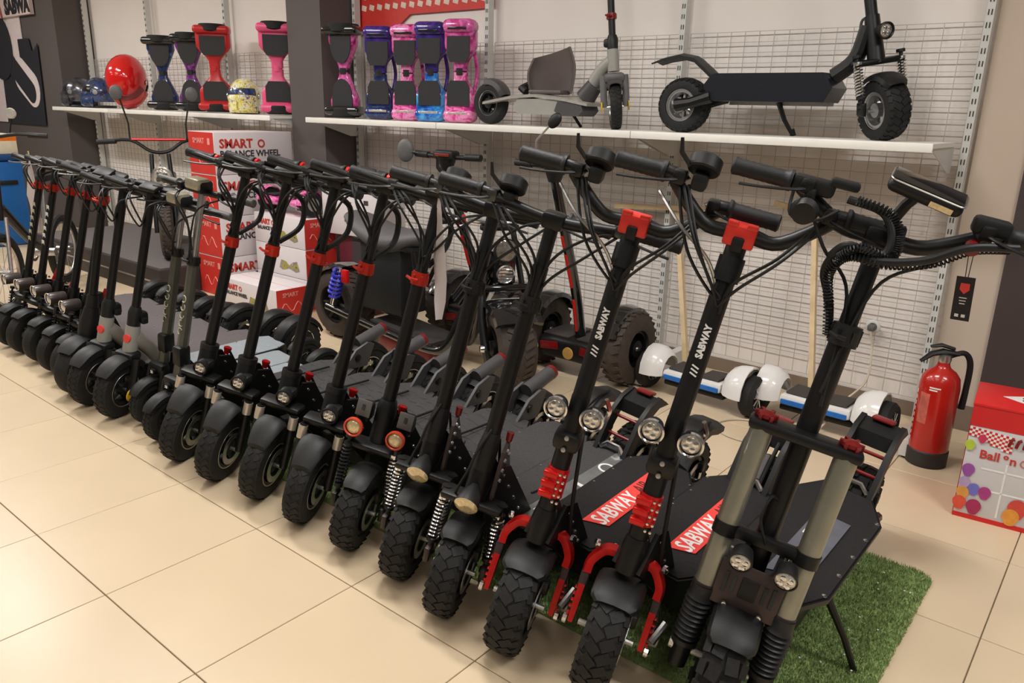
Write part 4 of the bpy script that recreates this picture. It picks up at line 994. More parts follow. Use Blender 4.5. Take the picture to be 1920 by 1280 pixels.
# ================================================================== HOVERBOARDS
GAL_P = marble('galaxy_pink', [s2l(70,15,70), s2l(190,50,130), s2l(225,110,180), s2l(150,30,110)], 14)
GAL_M = marble('galaxy_magenta', [s2l(90,10,70), s2l(222,60,150), s2l(240,150,200), s2l(190,30,110)], 18)
GAL_V = marble('galaxy_violet', [s2l(14,12,40), s2l(40,28,110), s2l(75,40,140), s2l(20,20,60)], 8)
GAL_B = marble('galaxy_blue', [s2l(10,30,90), s2l(20,90,190), s2l(70,170,230), s2l(30,60,160)], 10)
GAL_N = marble('galaxy_navy', [s2l(14,18,46), s2l(30,52,110), s2l(20,30,70), s2l(50,90,160)], 12)
GAL_U = marble('galaxy_purple', [s2l(50,20,70), s2l(120,50,130), s2l(90,30,110), s2l(190,110,190)], 14)
HRED = M('hover_red', s2l(186,34,36), .35, 0, .05, 10); HPNK = M('hover_pink', s2l(226,84,130), .4, 0, .05, 10)
PAD = M('pad_rubber', (.02,.02,.022), .7, 0, .2, 160, bump=.4)
def hoverboard(root, top, bot, style='round', H=.6, fend=None, W=.2):
    # standing on end: pads face -Y, wheels at top and bottom
    P = root; d = .075
    for sgn, mat, nm in ((1, top, 'body_half'), (-1, bot, 'body_half')):
        rings = []
        for k in range(11):
            t = k/10; z = H/2+sgn*(.004+t*(H/2-.075))
            f = min(1, max(0, (t-.15)/.5)); f = f*f*(3-2*f)
            wv = (.042+(W/2-.042)*f) if style != 'arch' else (.032+(W/2-.02-.032)*min(1, max(0, (t-.05)/.75)))
            dd = .03+(d/2-.03+.012)*f
            rings.append([(wv*abs(math.cos(a))**.6*(1 if math.cos(a) > 0 else -1), dd*abs(math.sin(a))**.6*(1 if math.sin(a) > 0 else -1), z) for a in [2*PI*q/20+.01 for q in range(20)]])
        B = mb().loft(rings).build(nm, mat, P, 1.0)
        pz_ = H/2+sgn*(H/2-.075-.095)
        if style == 'arch':
            pw = W*.30; poly = [(-pw, pz_+sgn*.10), (pw, pz_+sgn*.10)]+[(pw*math.cos(a), pz_+sgn*(.03-.12*math.sin(a))) for a in [PI*q/10 for q in range(11)]]
        else:
            pw = W*.36; poly = [(-pw, pz_+sgn*.072), (pw, pz_+sgn*.072), (pw, pz_-sgn*.035), (pw*.72, pz_-sgn*.075), (-pw*.72, pz_-sgn*.075), (-pw, pz_-sgn*.035)]
        mb().prism(poly if sgn > 0 else poly[::-1], (0,-d/2-.013,0), (1,0,0), (0,0,1), .01).build('foot_pad', PAD, B)
        zc = H/2+sgn*(H/2-.038)
        if style == 'round':
            # coloured fender hood over the wheel
            mb().rbox((0,-.008,zc-sgn*.004), (W,.135,.082), .036, n=3).build('fender_hood', mat, B)
            mb().lathe([(-.02,.06),(-.02,.07),(.02,.07),(.02,.06)], (0,.02,zc), (0,0,1), 24, closed=True).build('wheel', RUB, B)
            mb().rbox((0,-.076,zc-sgn*.018), (W*.6,.004,.014), .002).build('light_bar', LENS if sgn < 0 else GLOSS, B)
        else:
            mb().lathe([(-.03,.03),(-.032,.085),(-.02,.105),(.02,.108),(.032,.1),(.034,.03)], (0,.005,zc), (0,0,1), 28).build('wheel', RUB, B)
            mb().rbox((0,-.02,zc-sgn*.012), (W*1.06,.135,.062), .026, n=3).build('fender_hood', fend or GLOSS, B)
    mb().cyl((0,0,H/2-.02), (0,0,H/2+.02), .036, n=18).build('waist_joint', BLK2 if style != 'plain' else top, P)
    if style == 'round': mb().tube([(.07,.04,H*.3),(.085,.055,H*.5),(.07,.04,H*.7)], .012, 8, sm=5).build('carry_handle', top, P)
HG = 'hoverboards standing upright on the wall shelf'
def hv(label, x, y, yaw, *a, **k):
    t = thing('hoverboard', label, 'hoverboard', (x, y, SZ+.002), (0,0,yaw), HG); hoverboard(t, *a, **k)
hv('pink galaxy hoverboard with black wheel hoods beside the middle column', -1.37, 2.36, .42, GAL_P, GAL_P, 'arch', H=.62, W=.25)
hv('violet and blue galaxy hoverboard, leftmost of the four round-ended ones', -1.0, 2.36, .5, GAL_V, GAL_N, 'round', H=.585)
hv('pink galaxy hoverboard between the violet-blue and the blue hoverboard', -.75, 2.37, .45, GAL_M, GAL_M, 'round', H=.585)
hv('dark blue hoverboard with bright blue lower half between two pink ones', -.52, 2.36, .45, GAL_V, GAL_B, 'round', H=.59)
hv('purple pink galaxy hoverboard next to the grey shelf scooter', -.28, 2.37, .4, GAL_P, GAL_M, 'round', H=.595)
hv('navy blue hoverboard with black wheel hoods beside the red helmet', -3.84, 2.34, .8, GAL_N, GAL_N, 'arch', H=.63, W=.27)
hv('purple hoverboard with black wheel hoods between the navy and the red one', -3.4, 2.36, .8, GAL_U, GAL_U, 'arch', H=.64, W=.26)
hv('plain red hoverboard with black wheels in the left bay', -3.02, 2.36, .85, HRED, HRED, 'plain', H=.69, W=.27, fend=HRED)
hv('plain pink hoverboard half hidden by the middle column', -2.17, 2.37, .85, HPNK, HPNK, 'plain', H=.67, W=.25, fend=HPNK)
# white hoverboards on the floor
def floor_hover(root, L=.56):
    P = root; r = .1
    LEDB = M('blue_light_strip', s2l(28,104,186), .3, 0, .1, 40)
    for s in (-1, 1):
        x = s*(L/2+.012)
        T = mb().lathe([(-.03,.06),(-.034,.088),(-.02,r),(.02,r),(.034,.088),(.03,.06)], (x,0,r), (1,0,0), 32, closed=True).build('wheel', RUB, P)
        m = MB(); m.lathe([(-.026,.062),(-.026,.054),(.026,.054),(.026,.062)], (x,0,r), (1,0,0), 28, closed=True)
        m.build('rim', STEEL, T); m = MB()
        for k in range(9): a = 2*PI*k/9; m.tube([(x+.03,.012*math.cos(a),r+.012*math.sin(a)),(x+.03,.058*math.cos(a+.2),r+.058*math.sin(a+.2))], .0035, 5)
        m.lathe([(0,.014),(.006,.012),(.007,0)], (x+.028,0,r), (1,0,0), 14); m.build('rim_spokes', CHR, T)
        mb().cyl((x-.02,0,r), (x+.02,0,r), .045, n=20).build('hub_motor', BLK2, T)
        # fender: a dome open below and outward
        rings = []
        for k in range(9):
            a = -.02*PI+1.04*PI*k/8; pts = []
            for (dx, rad) in ((.0,1.17),(.018,1.19),(.045,1.15),(.07,1.0),(.085,.78),(.075,.76),(.06,.95),(.04,1.07),(.018,1.11),(.0,1.1)):
                pts.append((x-s*.012-s*dx*1.35, math.cos(a)*r*rad, r*1.08+math.sin(a)*r*rad*1.12))
            rings.append(pts)
        mb().loft(rings).build('fender', WHTP, P, 1.0)
        B = mb().rbox((s*L*.145,0,.118), (L*.29,.17,.05), .016).build('body_half', WHTP, P)
        mb().rbox((s*L*.15,.008,.147), (L*.2,.14,.012), .004, Matrix.Rotation(s*-.06,3,'Y')).build('foot_pad', M('dark_pad', s2l(62,56,54), .7, 0, .1, 80), B)
        mb().rbox((s*L*.17,-.087,.11), (L*.2,.012,.024), .004).build('light_strip', LEDB, B)
    mb().cyl((-.03,0,.105), (.03,0,.105), .034, n=18).build('waist_joint', M('clear_grey_plastic', s2l(176,178,172), .25), P)
    mb().rbox((0,0,.16), (.05,.05,.07), .018).build('steering_stub', M('clear_grey_plastic', (0,0,0)), P)
    mb().rbox((0,0,.07), (L*.6,.11,.03), .01).build('belly', BLK2, P)
HF = 'white self-balancing boards on the floor'
a = thing('self_balancing_board', 'white board with round fenders on the floor, left one, beside the big-wheeled balancer', 'hoverboard', (1.545, 2.17, 0), (0,0,-.06), HF); floor_hover(a)
a2 = copy_tree(a); a2.location = (2.12, 2.24, 0); a2.rotation_euler = (0,0,-.04); a2['label'] = 'white board with round fenders on the floor, right one, beside the fire extinguisher'
# ================================================================== HELMETS
def helmet(root, shell, visor, R=.14, open_=False):
    P = root
    rings = []
    for k in range(13):
        b_ = -.62+(PI/2+.6)*k/12; cz = math.sin(b_)
        rings.append([(R*.86*math.cos(b_)*math.cos(a), R*1.05*math.cos(b_)*math.sin(a)-(.03 if math.sin(a) < -.4 and b_ < 0 else 0), R*.95+R*.98*cz) for a in [2*PI*q/24 for q in range(24)]])
    mb().loft(rings).build('shell', shell, P, 1.0)
    vr = []
    for k in range(5):
        b_ = -.1+.55*k/4
        vr.append([(R*.885*math.cos(b_)*math.cos(a), R*1.075*math.cos(b_)*math.sin(a), R*.95+R*1.0*math.sin(b_)) for a in [PI*1.14+PI*.72*q/12 for q in range(13)]]+[(R*.8*math.cos(b_)*math.cos(a), R*.95*math.cos(b_)*math.sin(a), R*.95+R*.95*math.sin(b_)) for a in [PI*1.14+PI*.72*q/12 for q in range(12,-1,-1)]])
    mb().loft(vr).build('visor', visor, P, 1.0)
    ch = []
    for k in range(7):
        a = PI*1.12+PI*.76*k/6; c_ = V(R*.86*math.cos(a), R*1.16*math.sin(a), R*.42)
        ch.append([c_+V(0,0,.045)+V(0,.012,0), c_+V(0,-.012,.02), c_+V(0,-.012,-.03), c_+V(0,.012,-.05)])
    mb().loft(ch).build('chin_guard', shell, P)
    mb().tube([(R*.7*math.cos(a), R*.85*math.sin(a), .012) for a in [2*PI*q/20 for q in range(20)]], .012, 6, closed=True).build('neck_roll', BLK2, P)
    for s in (-1, 1): mb().lathe([(0,.024),(.008,.022),(.01,0)], (s*R*.86,-.02,R*.98), (s,0,0), 14).build('visor_hinge', STEEL, P)
HCHR = M('helmet_dark_chrome', (.12,.12,.14), .2, .7, .6, 18); HBLU = marble('helmet_blue_black', [(.01,.01,.015), s2l(40,70,130), (.02,.02,.03), s2l(120,130,150)], 20)
HYEL = marble('helmet_yellow_graffiti', [s2l(40,60,140), s2l(230,215,60), s2l(240,240,220), s2l(60,60,60)], 30)
HRD = M('helmet_red', s2l(205,20,20), .12, 0, .03, 5, coat=.6)
def hm(label, x, y, yaw, shell, visor, R=.14):
    t = thing('helmet', label, 'helmet', (x, y, SZ+.002), (0,0,yaw)); helmet(t, shell, visor, R)
hm('dark chrome full-face helmet at the left end of the shelf', -5.55, 2.32, -.9, HCHR, GLOSS, .15)
hm('blue and black full-face helmet beside the dark chrome helmet', -5.12, 2.34, -.6, HBLU, GLOSS, .15)
hm('yellow and blue patterned helmet beside the pink hoverboard', -2.62, 2.36, .7, HYEL, HBLU, .14)
t = thing('helmet', 'glossy red helmet with round vents stood on its rear edge on the left shelf', 'helmet', (-4.46, 2.34, SZ+.215), (1.25,.1,.9)); helmet(t, HRD, DRED, .2)
mb().lathe([(0,.03),(.03,.028),(.045,.015),(.047,0)], (0,.05,.30), (0,.2,1), 16).build('air_scoop', HRD, t)
# ================================================================== SEATED FAT-TYRE SCOOTER
XF[0] = I4
cc = thing('seated_scooter', 'gloss black fat-tyre electric scooter with grey saddle behind the row', 'scooter', (0, 1.69, 0))
CT = M('dusty_fat_tyre', s2l(62,52,46), .75, 0, .2, 30, bump=.5)
def fat(P, name, c, yaw, r=.215, w=.19):
    XF[0] = Matrix.Translation(c) @ Matrix.Rotation(yaw,4,'Z')
    T = mb().lathe([(-w*.5,r*.55),(-w*.52,r*.7),(-w*.47,r*.87),(-w*.33,r*.965),(0,r),(w*.33,r*.965),(w*.47,r*.87),(w*.52,r*.7),(w*.5,r*.55)], (0,0,0), (0,1,0), 44, closed=True).build(name, CT, P)
    m = MB()
    for k in range(34):
        a = 2*PI*k/34
        for s in (-1, 1): m.box(Matrix.Rotation(a,3,'Y') @ V(0,s*w*.2,r*.992), (.022,w*.3,.006), Matrix.Rotation(a,3,'Y') @ Matrix.Rotation(s*.5,3,'Z'))
    q = m.build('tread', CT, T); q['kind'] = 'stuff'
    m = MB(); m.lathe([(-w*.42,r*.57),(-w*.42,r*.48),(w*.42,r*.48),(w*.42,r*.57)], (0,0,0), (0,1,0), 36, closed=True)
    for k in range(6): a = PI*k/3; m.tube([(0,-w*.3,0), (math.cos(a)*r*.5,-w*.38,math.sin(a)*r*.5)], .011, 6)
    m.cyl((0,-w*.5,0), (0,w*.5,0), .04, n=18); m.build('rim', BLK2, T)
    XF[0] = I4
    return T
fat(cc, 'rear_wheel', (-.62,0,.215), 0); YW = .55
fat(cc, 'front_wheel', (.72,-.02,.215), -YW)
fw = Matrix.Translation((.72,-.02,0)) @ Matrix.Rotation(-YW,4,'Z')
XF[0] = fw
rg2 = []
for k in range(9):
    a = -.75+1.55*k/8; R_ = .245
    rg2.append([(R_*math.sin(a)*f, y, .215+R_*math.cos(a)*f) for y, f in ((-.125,.86),(-.12,.97),(-.07,1.02),(.07,1.02),(.12,.97),(.125,.86),(.115,.85),(.06,.97),(-.06,.97),(-.115,.85))])
mb().loft(rg2).build('front_fender', GLOSS, cc, 1.0)
FK = mb().rbox((-.11,0,.5), (.07,.28,.035), .012, Matrix.Rotation(-.3,3,'Y')).build('fork', GLOSS, cc)
for s in (-1, 1):
    mb().tube([(0,s*.125,.2),(-.06,s*.13,.36),(-.11,s*.115,.5)], [.024,.022,.02], 12).build('fork_leg', BLK, FK)
    mb().cyl((-.06,s*.13,.36), (-.1,s*.118,.47), .014, n=12).build('chrome_stanchion', CHR, FK)
    mb().tube([(-.11,s*.105,.5),(-.17,s*.08,.72),(-.19,s*.07,.8)], .016, 10).build('upper_fork_tube', BLK, FK)
    mb().lathe([(0,.02),(.02,.016),(.022,0)], (0,s*.135,.215), (0,s,0), 12).build('axle_cap', CHR, FK)
mb().rbox((-.19,0,.8), (.06,.2,.03), .01).build('triple_clamp', BLK, FK)
hl = mb().lathe([(-.07,.03),(-.04,.055),(0,.062),(0,.055)], (-.07,0,.7), (1,0,0), 24).build('headlight', BLK2, cc)
mb().lathe([(0,.055),(.006,.04),(.01,0)], (-.07,0,.7), (1,0,0), 24).build('lens', M('clear_lamp', s2l(120,112,104), .08, .3, .4, 60, coat=.8), hl)
mb().lathe([(-.02,.05),(.004,.05),(.008,.043),(.004,.036)], (-.08,0,.575), (1,0,0), 24).build('horn_ring', CHR, cc)
m = MB()
for k in range(4): m.box((-.074,0,.553+.015*k), (.006,.07,.005))
m.build('horn_grille', CHR, cc)
mb().rbox((-.1,0,.62), (.04,.12,.2), .02).build('front_shield', GLOSS, cc)
HB = mb().tube([(-.2,-.33,.84),(-.17,-.2,.85),(-.19,0,.82),(-.17,.2,.85),(-.2,.33,.84)], .014, 10, sm=5).build('handlebar', CHR, cc)
for s in (-1, 1):
    mb().tube([(-.175,s*.21,.85),(-.2,s*.34,.84)], .02, 12).build('grip', GRIPM, HB)
    mb().tube([(-.17,s*.19,.85),(-.17,s*.202,.85)], .023, 12).build('red_ring', RED, HB)
    mb().tube([(-.15,s*.17,.84),(-.11,s*.2,.83),(-.12,s*.3,.82)], .006, 6, sm=4).build('brake_lever', STEEL, HB)
XF[0] = I4
for s in (-1, 1):
    mb().tube([(-.62,s*.13,.215),(-.42,s*.13,.19),(-.1,s*.125,.15),(.25,s*.12,.12),(.36,s*.1,.17),(.44,s*.06,.36),(.56,s*.03,.56)], .024, 12, sm=6).build('frame_rail', GLOSS, cc)
mb().tube([(.36,0,.4),(.46,0,.52),(.6,0,.66)], [.05,.045,.04], 12, sm=4).build('head_tube', GLOSS, cc)
mb().box((0,0,.165), (.5,.23,.02), Matrix.Rotation(.09,3,'Y')).build('footboard', M('ribbed_footboard', s2l(46,42,42), .7, 0, .2, 100, bump=.5), cc)
mb().rbox((.02,-.03,.08), (.42,.16,.1), .02).build('battery_case', DRED, cc)
SADM = M('saddle_grey', s2l(84,81,83), .6, 0, .06, 60, bump=.2)
rings = []
for k in range(13):
    t = k/12; x = -.5+.66*t; hh = .125*max(.02, math.sin(PI*(.03+.94*t)))**.35; top = .765+.022*math.cos(t*6.0)-.045*t; ww = .15*max(.02, math.sin(PI*(.05+.9*t)))**.35
    rings.append([(x, ww*math.cos(a), top-hh*.5+hh*.6*math.sin(a)) for a in [2*PI*q/18 for q in range(18)]])
mb().loft(rings).build('saddle', SADM, cc, 1.0)
mb().rbox((-.17,0,.45), (.34,.2,.4), .015).build('battery_box', M('battery_black', (.01,.01,.011), .5), cc)
mb().box((-.14,0,.645), (.5,.22,.02)).build('saddle_pan', BLK2, cc)
mb().tube([(.1,-.1,.64),(.14,-.1,.4),(.08,-.1,.2)], .012, 8).build('saddle_strut', BLK, cc)
mb().tube([(.14,.1,.64),(-.0,.1,.4)], .012, 8).build('saddle_strut', BLK, cc)
for s in (-1, 1):
    sa = mb().cyl((-.46,s*.15,.47), (-.55,s*.15,.24), .012, n=10).build('shock_absorber', CHR, cc)
    mb().spring((-.465,s*.15,.455), (-.53,s*.15,.3), .034, .0095, 6, 7).build('coil_spring', M('blue_violet_spring', s2l(58,62,190), .3, .2, .25, 14), sa)
    mb().rbox((-.41,s*.155,.43), (.05,.03,.08), .01).build('red_reservoir', REDP, sa)
rg2 = []
for k in range(9):
    a = -1.2+1.5*k/8; R_ = .25
    rg2.append([(-.62+R_*math.sin(a)*f, y, .215+R_*math.cos(a)*f) for y, f in ((-.11,.93),(-.06,1.0),(.06,1.0),(.11,.93),(.06,.97),(-.06,.97))])
mb().loft(rg2).build('rear_fender', GLOSS, cc, 1.0)
# ================================================================== TWO-WHEELED BALANCERS
def balancer(root, mirror):
    P = root
    for s in (-1, 1):
        x = s*.28
        T = mb().lathe([(-.06,.1),(-.066,.14),(-.05,.185),(0,.2),(.05,.185),(.066,.14),(.06,.1)], (x,0,.2), (1,0,0), 40, closed=True).build('wheel', CT, P)
        m = MB()
        for k in range(26):
            a = 2*PI*k/26
            for q in (-1, 1): m.box(V(x,0,.2)+Matrix.Rotation(a,3,'X') @ V(q*.03,0,.193), (.045,.02,.008), Matrix.Rotation(a,3,'X') @ Matrix.Rotation(q*.4,3,'Z'))
        q = m.build('tread', CT, T); q['kind'] = 'stuff'
        m = MB(); m.lathe([(-.045,.105),(-.045,.085),(.045,.085),(.045,.105)], (x,0,.2), (1,0,0), 32, closed=True); m.cyl((x-.05,0,.2), (x+.05,0,.2), .045, n=18)
        for k in range(5): a = 2*PI*k/5; m.tube([(x,0,.2),(x,.095*math.cos(a),.2+.095*math.sin(a))], .012, 6)
        m.build('rim', BLK2, T)
        mb().lathe([(0,.014),(.008,.012),(.01,0)], (x+.05,0,.2), (1,0,0), 12).build('hub_cap', STEEL, T)
        rings = []
        for k in range(11):
            a = -1.15+2.3*k/10
            rings.append([(x+dx-s*.035, -math.sin(a)*R_, .2+math.cos(a)*R_) for dx, R_ in ((-.06,.175),(-.055,.212),(0,.225),(.055,.215),(.062,.19),(.04,.2),(0,.208),(-.045,.195))])
        mb().loft(rings).build('wheel_fender', GLOSS, P, 1.0)
    B = mb().rbox((0,-.02,.15), (.42,.26,.12), .03, n=3).build('base', BLK2, P)
    for s in (-1, 1): mb().rbox((s*.11,-.01,.214), (.17,.22,.012), .005).build('foot_mat', M('dark_pad', (0,0,0)), B)
    for s in (-1, 1): mb().rbox((s*.13,-.152,.16), (.12,.01,.045), .006, Matrix.Rotation(s*.12,3,'Y')).build('red_light', DRED, B)
    mb().lathe([(0,.034),(.006,.032),(.009,0)], (.0,-.155,.14), (0,-1,0), 20).build('round_reflector', M('amber_reflector', s2l(205,160,90), .25, .1, .1, 60), B)
    pts = [(0,-.04,.2),(0,-.1,.45),(0,-.2,.72),(0,-.31,1.0),(0,-.34,1.09)]
    C_ = mb().tube(pts, [.032,.028,.028,.026,.022], 12, sm=6, sq=(1.1,.9)).build('column', GLOSS, P)
    for a, b in ((.25,.43),(.5,.68),(.72,.78)):
        def at(z): 
            for (p, q) in zip(pts[:-1], pts[1:]):
                if p[2] <= z <= q[2]: f = (z-p[2])/(q[2]-p[2]); return (0, p[1]+(q[1]-p[1])*f-.028, z)
        mb().tube([at(a), at((a+b)/2), at(b)], .009, 8).build('red_inlay', REDP, C_)
    H = mb().tube([(-.24,-.33,1.13),(-.08,-.34,1.125),(.08,-.34,1.125),(.24,-.33,1.13)], .013, 10).build('handlebar', BLK, P)
    for s in (-1, 1): mb().tube([(s*.14,-.335,1.128),(s*.245,-.33,1.13)], .018, 12).build('grip', GRIPM, H)
    mb().rbox((0,-.34,1.135), (.15,.07,.05), .016).build('display_head', BLK2, H)
    mb().rbox((0,-.376,1.135), (.11,.006,.016), .003).build('red_display', M('display_red', s2l(120,36,24), .3), H)
    mb().tube([(0,-.335,1.05),(0,-.335,1.12)], [.03,.055], 12).build('head_cone', BLK2, H)
    if mirror == 1:
        mm = mb().tube([(-.2,-.34,1.13),(-.26,-.36,1.14)], .006, 6).build('mirror_arm', BLK2, P)
        mb().ell((-.29,-.37,1.145), (.05,.02,.065), R=Matrix.Rotation(.5,3,'Z')).build('mirror', GRY, mm)
    else:
        mm = mb().tube([(-.12,-.33,1.14),(-.13,-.32,1.24),(-.06,-.31,1.31)], .005, 6).build('mirror_arm', STEEL, P)
        mb().ell((-.03,-.31,1.335), (.045,.015,.03), R=Matrix.Rotation(-.7,3,'Y')).build('mirror', BLK2, mm)
BG = 'two-wheeled standing balancers by the wall'
t = thing('standing_balancer', 'two-wheeled standing balancer with red column inlays left of the white boards', 'balancer', (.87, 2.14, 0), group=BG); balancer(t, 2)
t = thing('standing_balancer', 'two-wheeled standing balancer with round grey mirror behind the seated scooter', 'balancer', (.09, 2.2, 0), group=BG); balancer(t, 1)
# ================================================================== CARTONS
CW = M('carton_white', s2l(222,214,216), .5, 0, .02, 6); CR = M('carton_red', s2l(198,46,38), .5, 0, .04, 10); CRT = M('carton_red_ink', s2l(196,60,50), .5)
CBK = M('carton_black_ink', s2l(60,54,58), .5); CPH = marble('carton_photo_print', [s2l(70,66,60), s2l(170,160,60), s2l(120,110,120), s2l(210,200,190)], 22, .5, 0)
CPK = M('carton_pale_pink', s2l(226,150,140), .5)
def carton(label, x0, x1, y0, y1, z0, z1, white='x', txt=True, photo=False, tz=.72):
    t = thing('carton', label, 'box', ((x0+x1)/2, (y0+y1)/2, z0), group='hoverboard cartons stacked by the column')
    a, b, h = (x1-x0)/2, (y1-y0)/2, z1-z0; e = .0015
    B = mb().rbox((0,0,h/2), (2*a, 2*b, h-.002), .004).build('carton_body', CW, t)
    mb().box((0,0,h-.0005), (.004 if white == 'x' else 2*a, 2*b if white == 'x' else .004, .0012)).build('lid_seam', CPK, t)
    def panel(face, u0, u1, w0, w1, mat, nm, k=1):
        u0, u1 = u0, u1
        if face == 'x': mb().box((a+e*k/2, (u0+u1)/2, (w0+w1)/2), (e*k, u1-u0, w1-w0)).build(nm, mat, t)
        else: mb().box(((u0+u1)/2, -b-e*k/2, (w0+w1)/2), (u1-u0, e*k, w1-w0)).build(nm, mat, t)
    if white == 'x':
        panel('y', -a*.97, a*.97, .004, h-.004, CR, 'red_end'); W_, L_ = 'x', b
        fr = lambda u, z, k=1.0: ((a+e*k, u, z), (0,1,0))
        rx, ry = 0, -b-.002
        text('end_print', 'SMART', .05, (-.03,-b-.002,h*.78), (1,0,0), (0,0,1), CPK, t, .0004, .001); panel('y', .09, .12, h*.7, h*.85, CPK, 'end_mark', 2)
        mb().tube([(-.1+.02*k, -b-.002, h*.36+.035*math.sin(k*1.1)) for k in range(11)], .003, 4).build('end_outline', CPK, t)
    else:
        panel('x', -b*.97, b*.97, .004, h-.004, CR, 'red_end'); W_, L_ = 'y', a
        fr = lambda u, z, k=1.0: ((u, -b-e*k, z), (1,0,0))
        text('end_print', 'SMART', .04, (a+.002,-.02,h*.78), (0,1,0), (0,0,1), CPK, t, .0004, .001)
        mb().tube([(a+.002, -.09+.018*k, h*.36+.03*math.sin(k*1.1)) for k in range(11)], .003, 4).build('end_outline', CPK, t)
    if txt:
        o, r = fr(-L_+.04, h*tz); text('title_print', 'SMART', .085 if white == 'x' else .05, o, r, (0,0,1), CRT, t, .0004, .003, 'LEFT')
        o, r = fr(-L_+.04, h*tz-(.07 if white == 'x' else .045)); text('title_print', 'BALANCE WHEEL', .062 if white == 'x' else .034, o, r, (0,0,1), CBK, t, .0004, .002, 'LEFT')
        o, r = fr(-L_+(.375 if white == 'x' else .23), h*tz); o = V(o)
        mb().lathe([(0,.03*(1 if white == 'x' else .6)),(.0008,.03*(1 if white == 'x' else .6)),(.0008,.018*(1 if white == 'x' else .6)),(0,.018*(1 if white == 'x' else .6))], o, (1,0,0) if white == 'x' else (0,-1,0), 18, closed=True).build('title_ring', CRT, t)
    if photo:
        pts = [(-.09,-.02),(-.07,.025),(-.03,.02),(0,.0),(.03,.02),(.07,.03),(.09,-.02),(.06,-.03),(0,-.015),(-.06,-.03)]
        o, r = fr(L_*.35, h*.38); mb().prism([(p*1.3, q*1.3) for p, q in pts], o, r, (0,0,1), .0012).build('photo_print', CPH, t)
    return t
zb = [0, .295, .59, .885, 1.18]
lab = ['bottom carton of the tall stack, standing on the floor', 'second carton from the floor in the tall stack', 'third carton from the floor in the tall stack', 'topmost carton of the tall stack with large title']
for k in range(4): carton('white and red hoverboard carton, '+lab[k], -2.34, -2.0, 1.70, 2.34, zb[k]+.001, zb[k+1], 'x', True, k == 1)
zc = [0, .215, .425, .635]
lab = ['lowest in the short stack behind the floor carton', 'middle of the short stack with photo print', 'top of the short stack under the pink hoverboard']
for k in range(3): carton('white carton with red end, '+lab[k], -1.86, -1.27, 1.885, 2.15, zc[k]+.001, zc[k+1], 'y', k == 2, k > 0)
carton('white carton with red end lying alone on the floor in front of the stacks', -1.87, -1.22, 1.60, 1.865, .001, .2, 'y', True, True)
t = thing('hoverboard', 'pink galaxy hoverboard lying on the short carton stack', 'hoverboard', (-1.57, 1.99, .64), (0,0,0))
for s in (-1, 1):
    T = mb().lathe([(-.03,.045),(-.034,.07),(-.02,.083),(.02,.083),(.034,.07),(.03,.045)], (s*.245,0,.084), (1,0,0), 28, closed=True).build('wheel', RUB, t)
    mb().cyl((s*.215,0,.084), (s*.278,0,.084), .046, n=20).build('hub_motor', M('hub_pale', s2l(150,146,140), .4), T)
    rings = []
    for k in range(9):
        u = k/8; x = s*(.02+.19*u); wv = .04+.055*min(1, u*1.6)
        rings.append([(x, wv*math.cos(a), .085+(.03+.012*u)*math.sin(a)) for a in [2*PI*q/16 for q in range(16)]])
    B = mb().loft(rings).build('body_half', GAL_M, t, 1.0)
    rings = [[(s*(.2+dx), R_*math.cos(a), .084+R_*math.sin(a)) for dx, R_ in ((0,.09),(.02,.102),(.06,.1),(.07,.09))] for a in [PI*q/10 for q in range(11)]]
    mb().loft(rings).build('fender_hood', GAL_M, B, 1.0)
    mb().rbox((s*.13,0,.128), (.11,.12,.01), .004).build('foot_pad', PAD, B)
mb().cyl((-.03,0,.085), (.03,0,.085), .03, n=16).build('waist_joint', BLK2, t)
t = thing('carton', 'maroon and black carton on the floor under the white carton by the column', 'box', (-1.0, 2.2, 0))
mb().rbox((0,0,.27), (.3,.24,.54), .006).build('carton_body', M('maroon_carton', s2l(96,34,48), .5), t); mb().box((.06,-.1215,.3), (.14,.003,.4)).build('black_print', CBK, t)
t = thing('carton', 'plain white carton standing on the maroon carton by the column', 'box', (-1.0, 2.18, .542), (0,0,.1))
mb().rbox((0,0,.165), (.52,.26,.33), .006).build('carton_body', CW, t); mb().box((0,-.1312,.1), (.1,.0015,.014)).build('small_print', CBK, t); mb().box((.15,-.1312,.23), (.04,.0015,.03)).build('small_print', CBK, t)
# ================================================================== EXTINGUISHER, BALLOON-GAS CARTON, T-BARS
ex = thing('fire_extinguisher', 'red fire extinguisher with black base standing on the floor', 'fire extinguisher', (2.60, 2.165, 0), (0,0,.5))
EXR = M('extinguisher_red', s2l(176,30,22), .22, 0, .04, 6, coat=.4)
mb().lathe([(.04,.074),(.07,.076),(.34,.076),(.38,.07),(.405,.052),(.42,.03),(.432,.024),(.45,.022)], (0,0,0), (0,0,1), 36).build('cylinder', EXR, ex)
mb().lathe([(.0,.07),(.004,.0785),(.065,.0795),(.07,.076)], (0,0,0), (0,0,1), 36).build('base_ring', M('extinguisher_base', (.025,.022,.022), .6), ex)
vb = mb().lathe([(.44,.022),(.455,.026),(.475,.024),(.48,.016)], (0,0,0), (0,0,1), 18).build('valve', STEEL, ex)
mb().tube([(.05,0,.48),(-.01,0,.487),(-.05,0,.475),(-.09,0,.44)], [.012,.016,.014,.008], 8, sq=(1.2,.8)).build('carry_handle', BLK2, vb)
mb().tube([(.03,0,.5),(-.02,0,.513),(-.06,0,.505)], [.01,.012,.008], 8, sq=(1.2,.7)).build('squeeze_lever', BLK2, vb)
mb().tube([(.02,.0,.47),(.07,.0,.485),(.098,.0,.44),(.1,.0,.33),(.096,.0,.25)], [.01,.011,.012,.012,.014], 10, sm=6).build('hose', BLK2, ex)
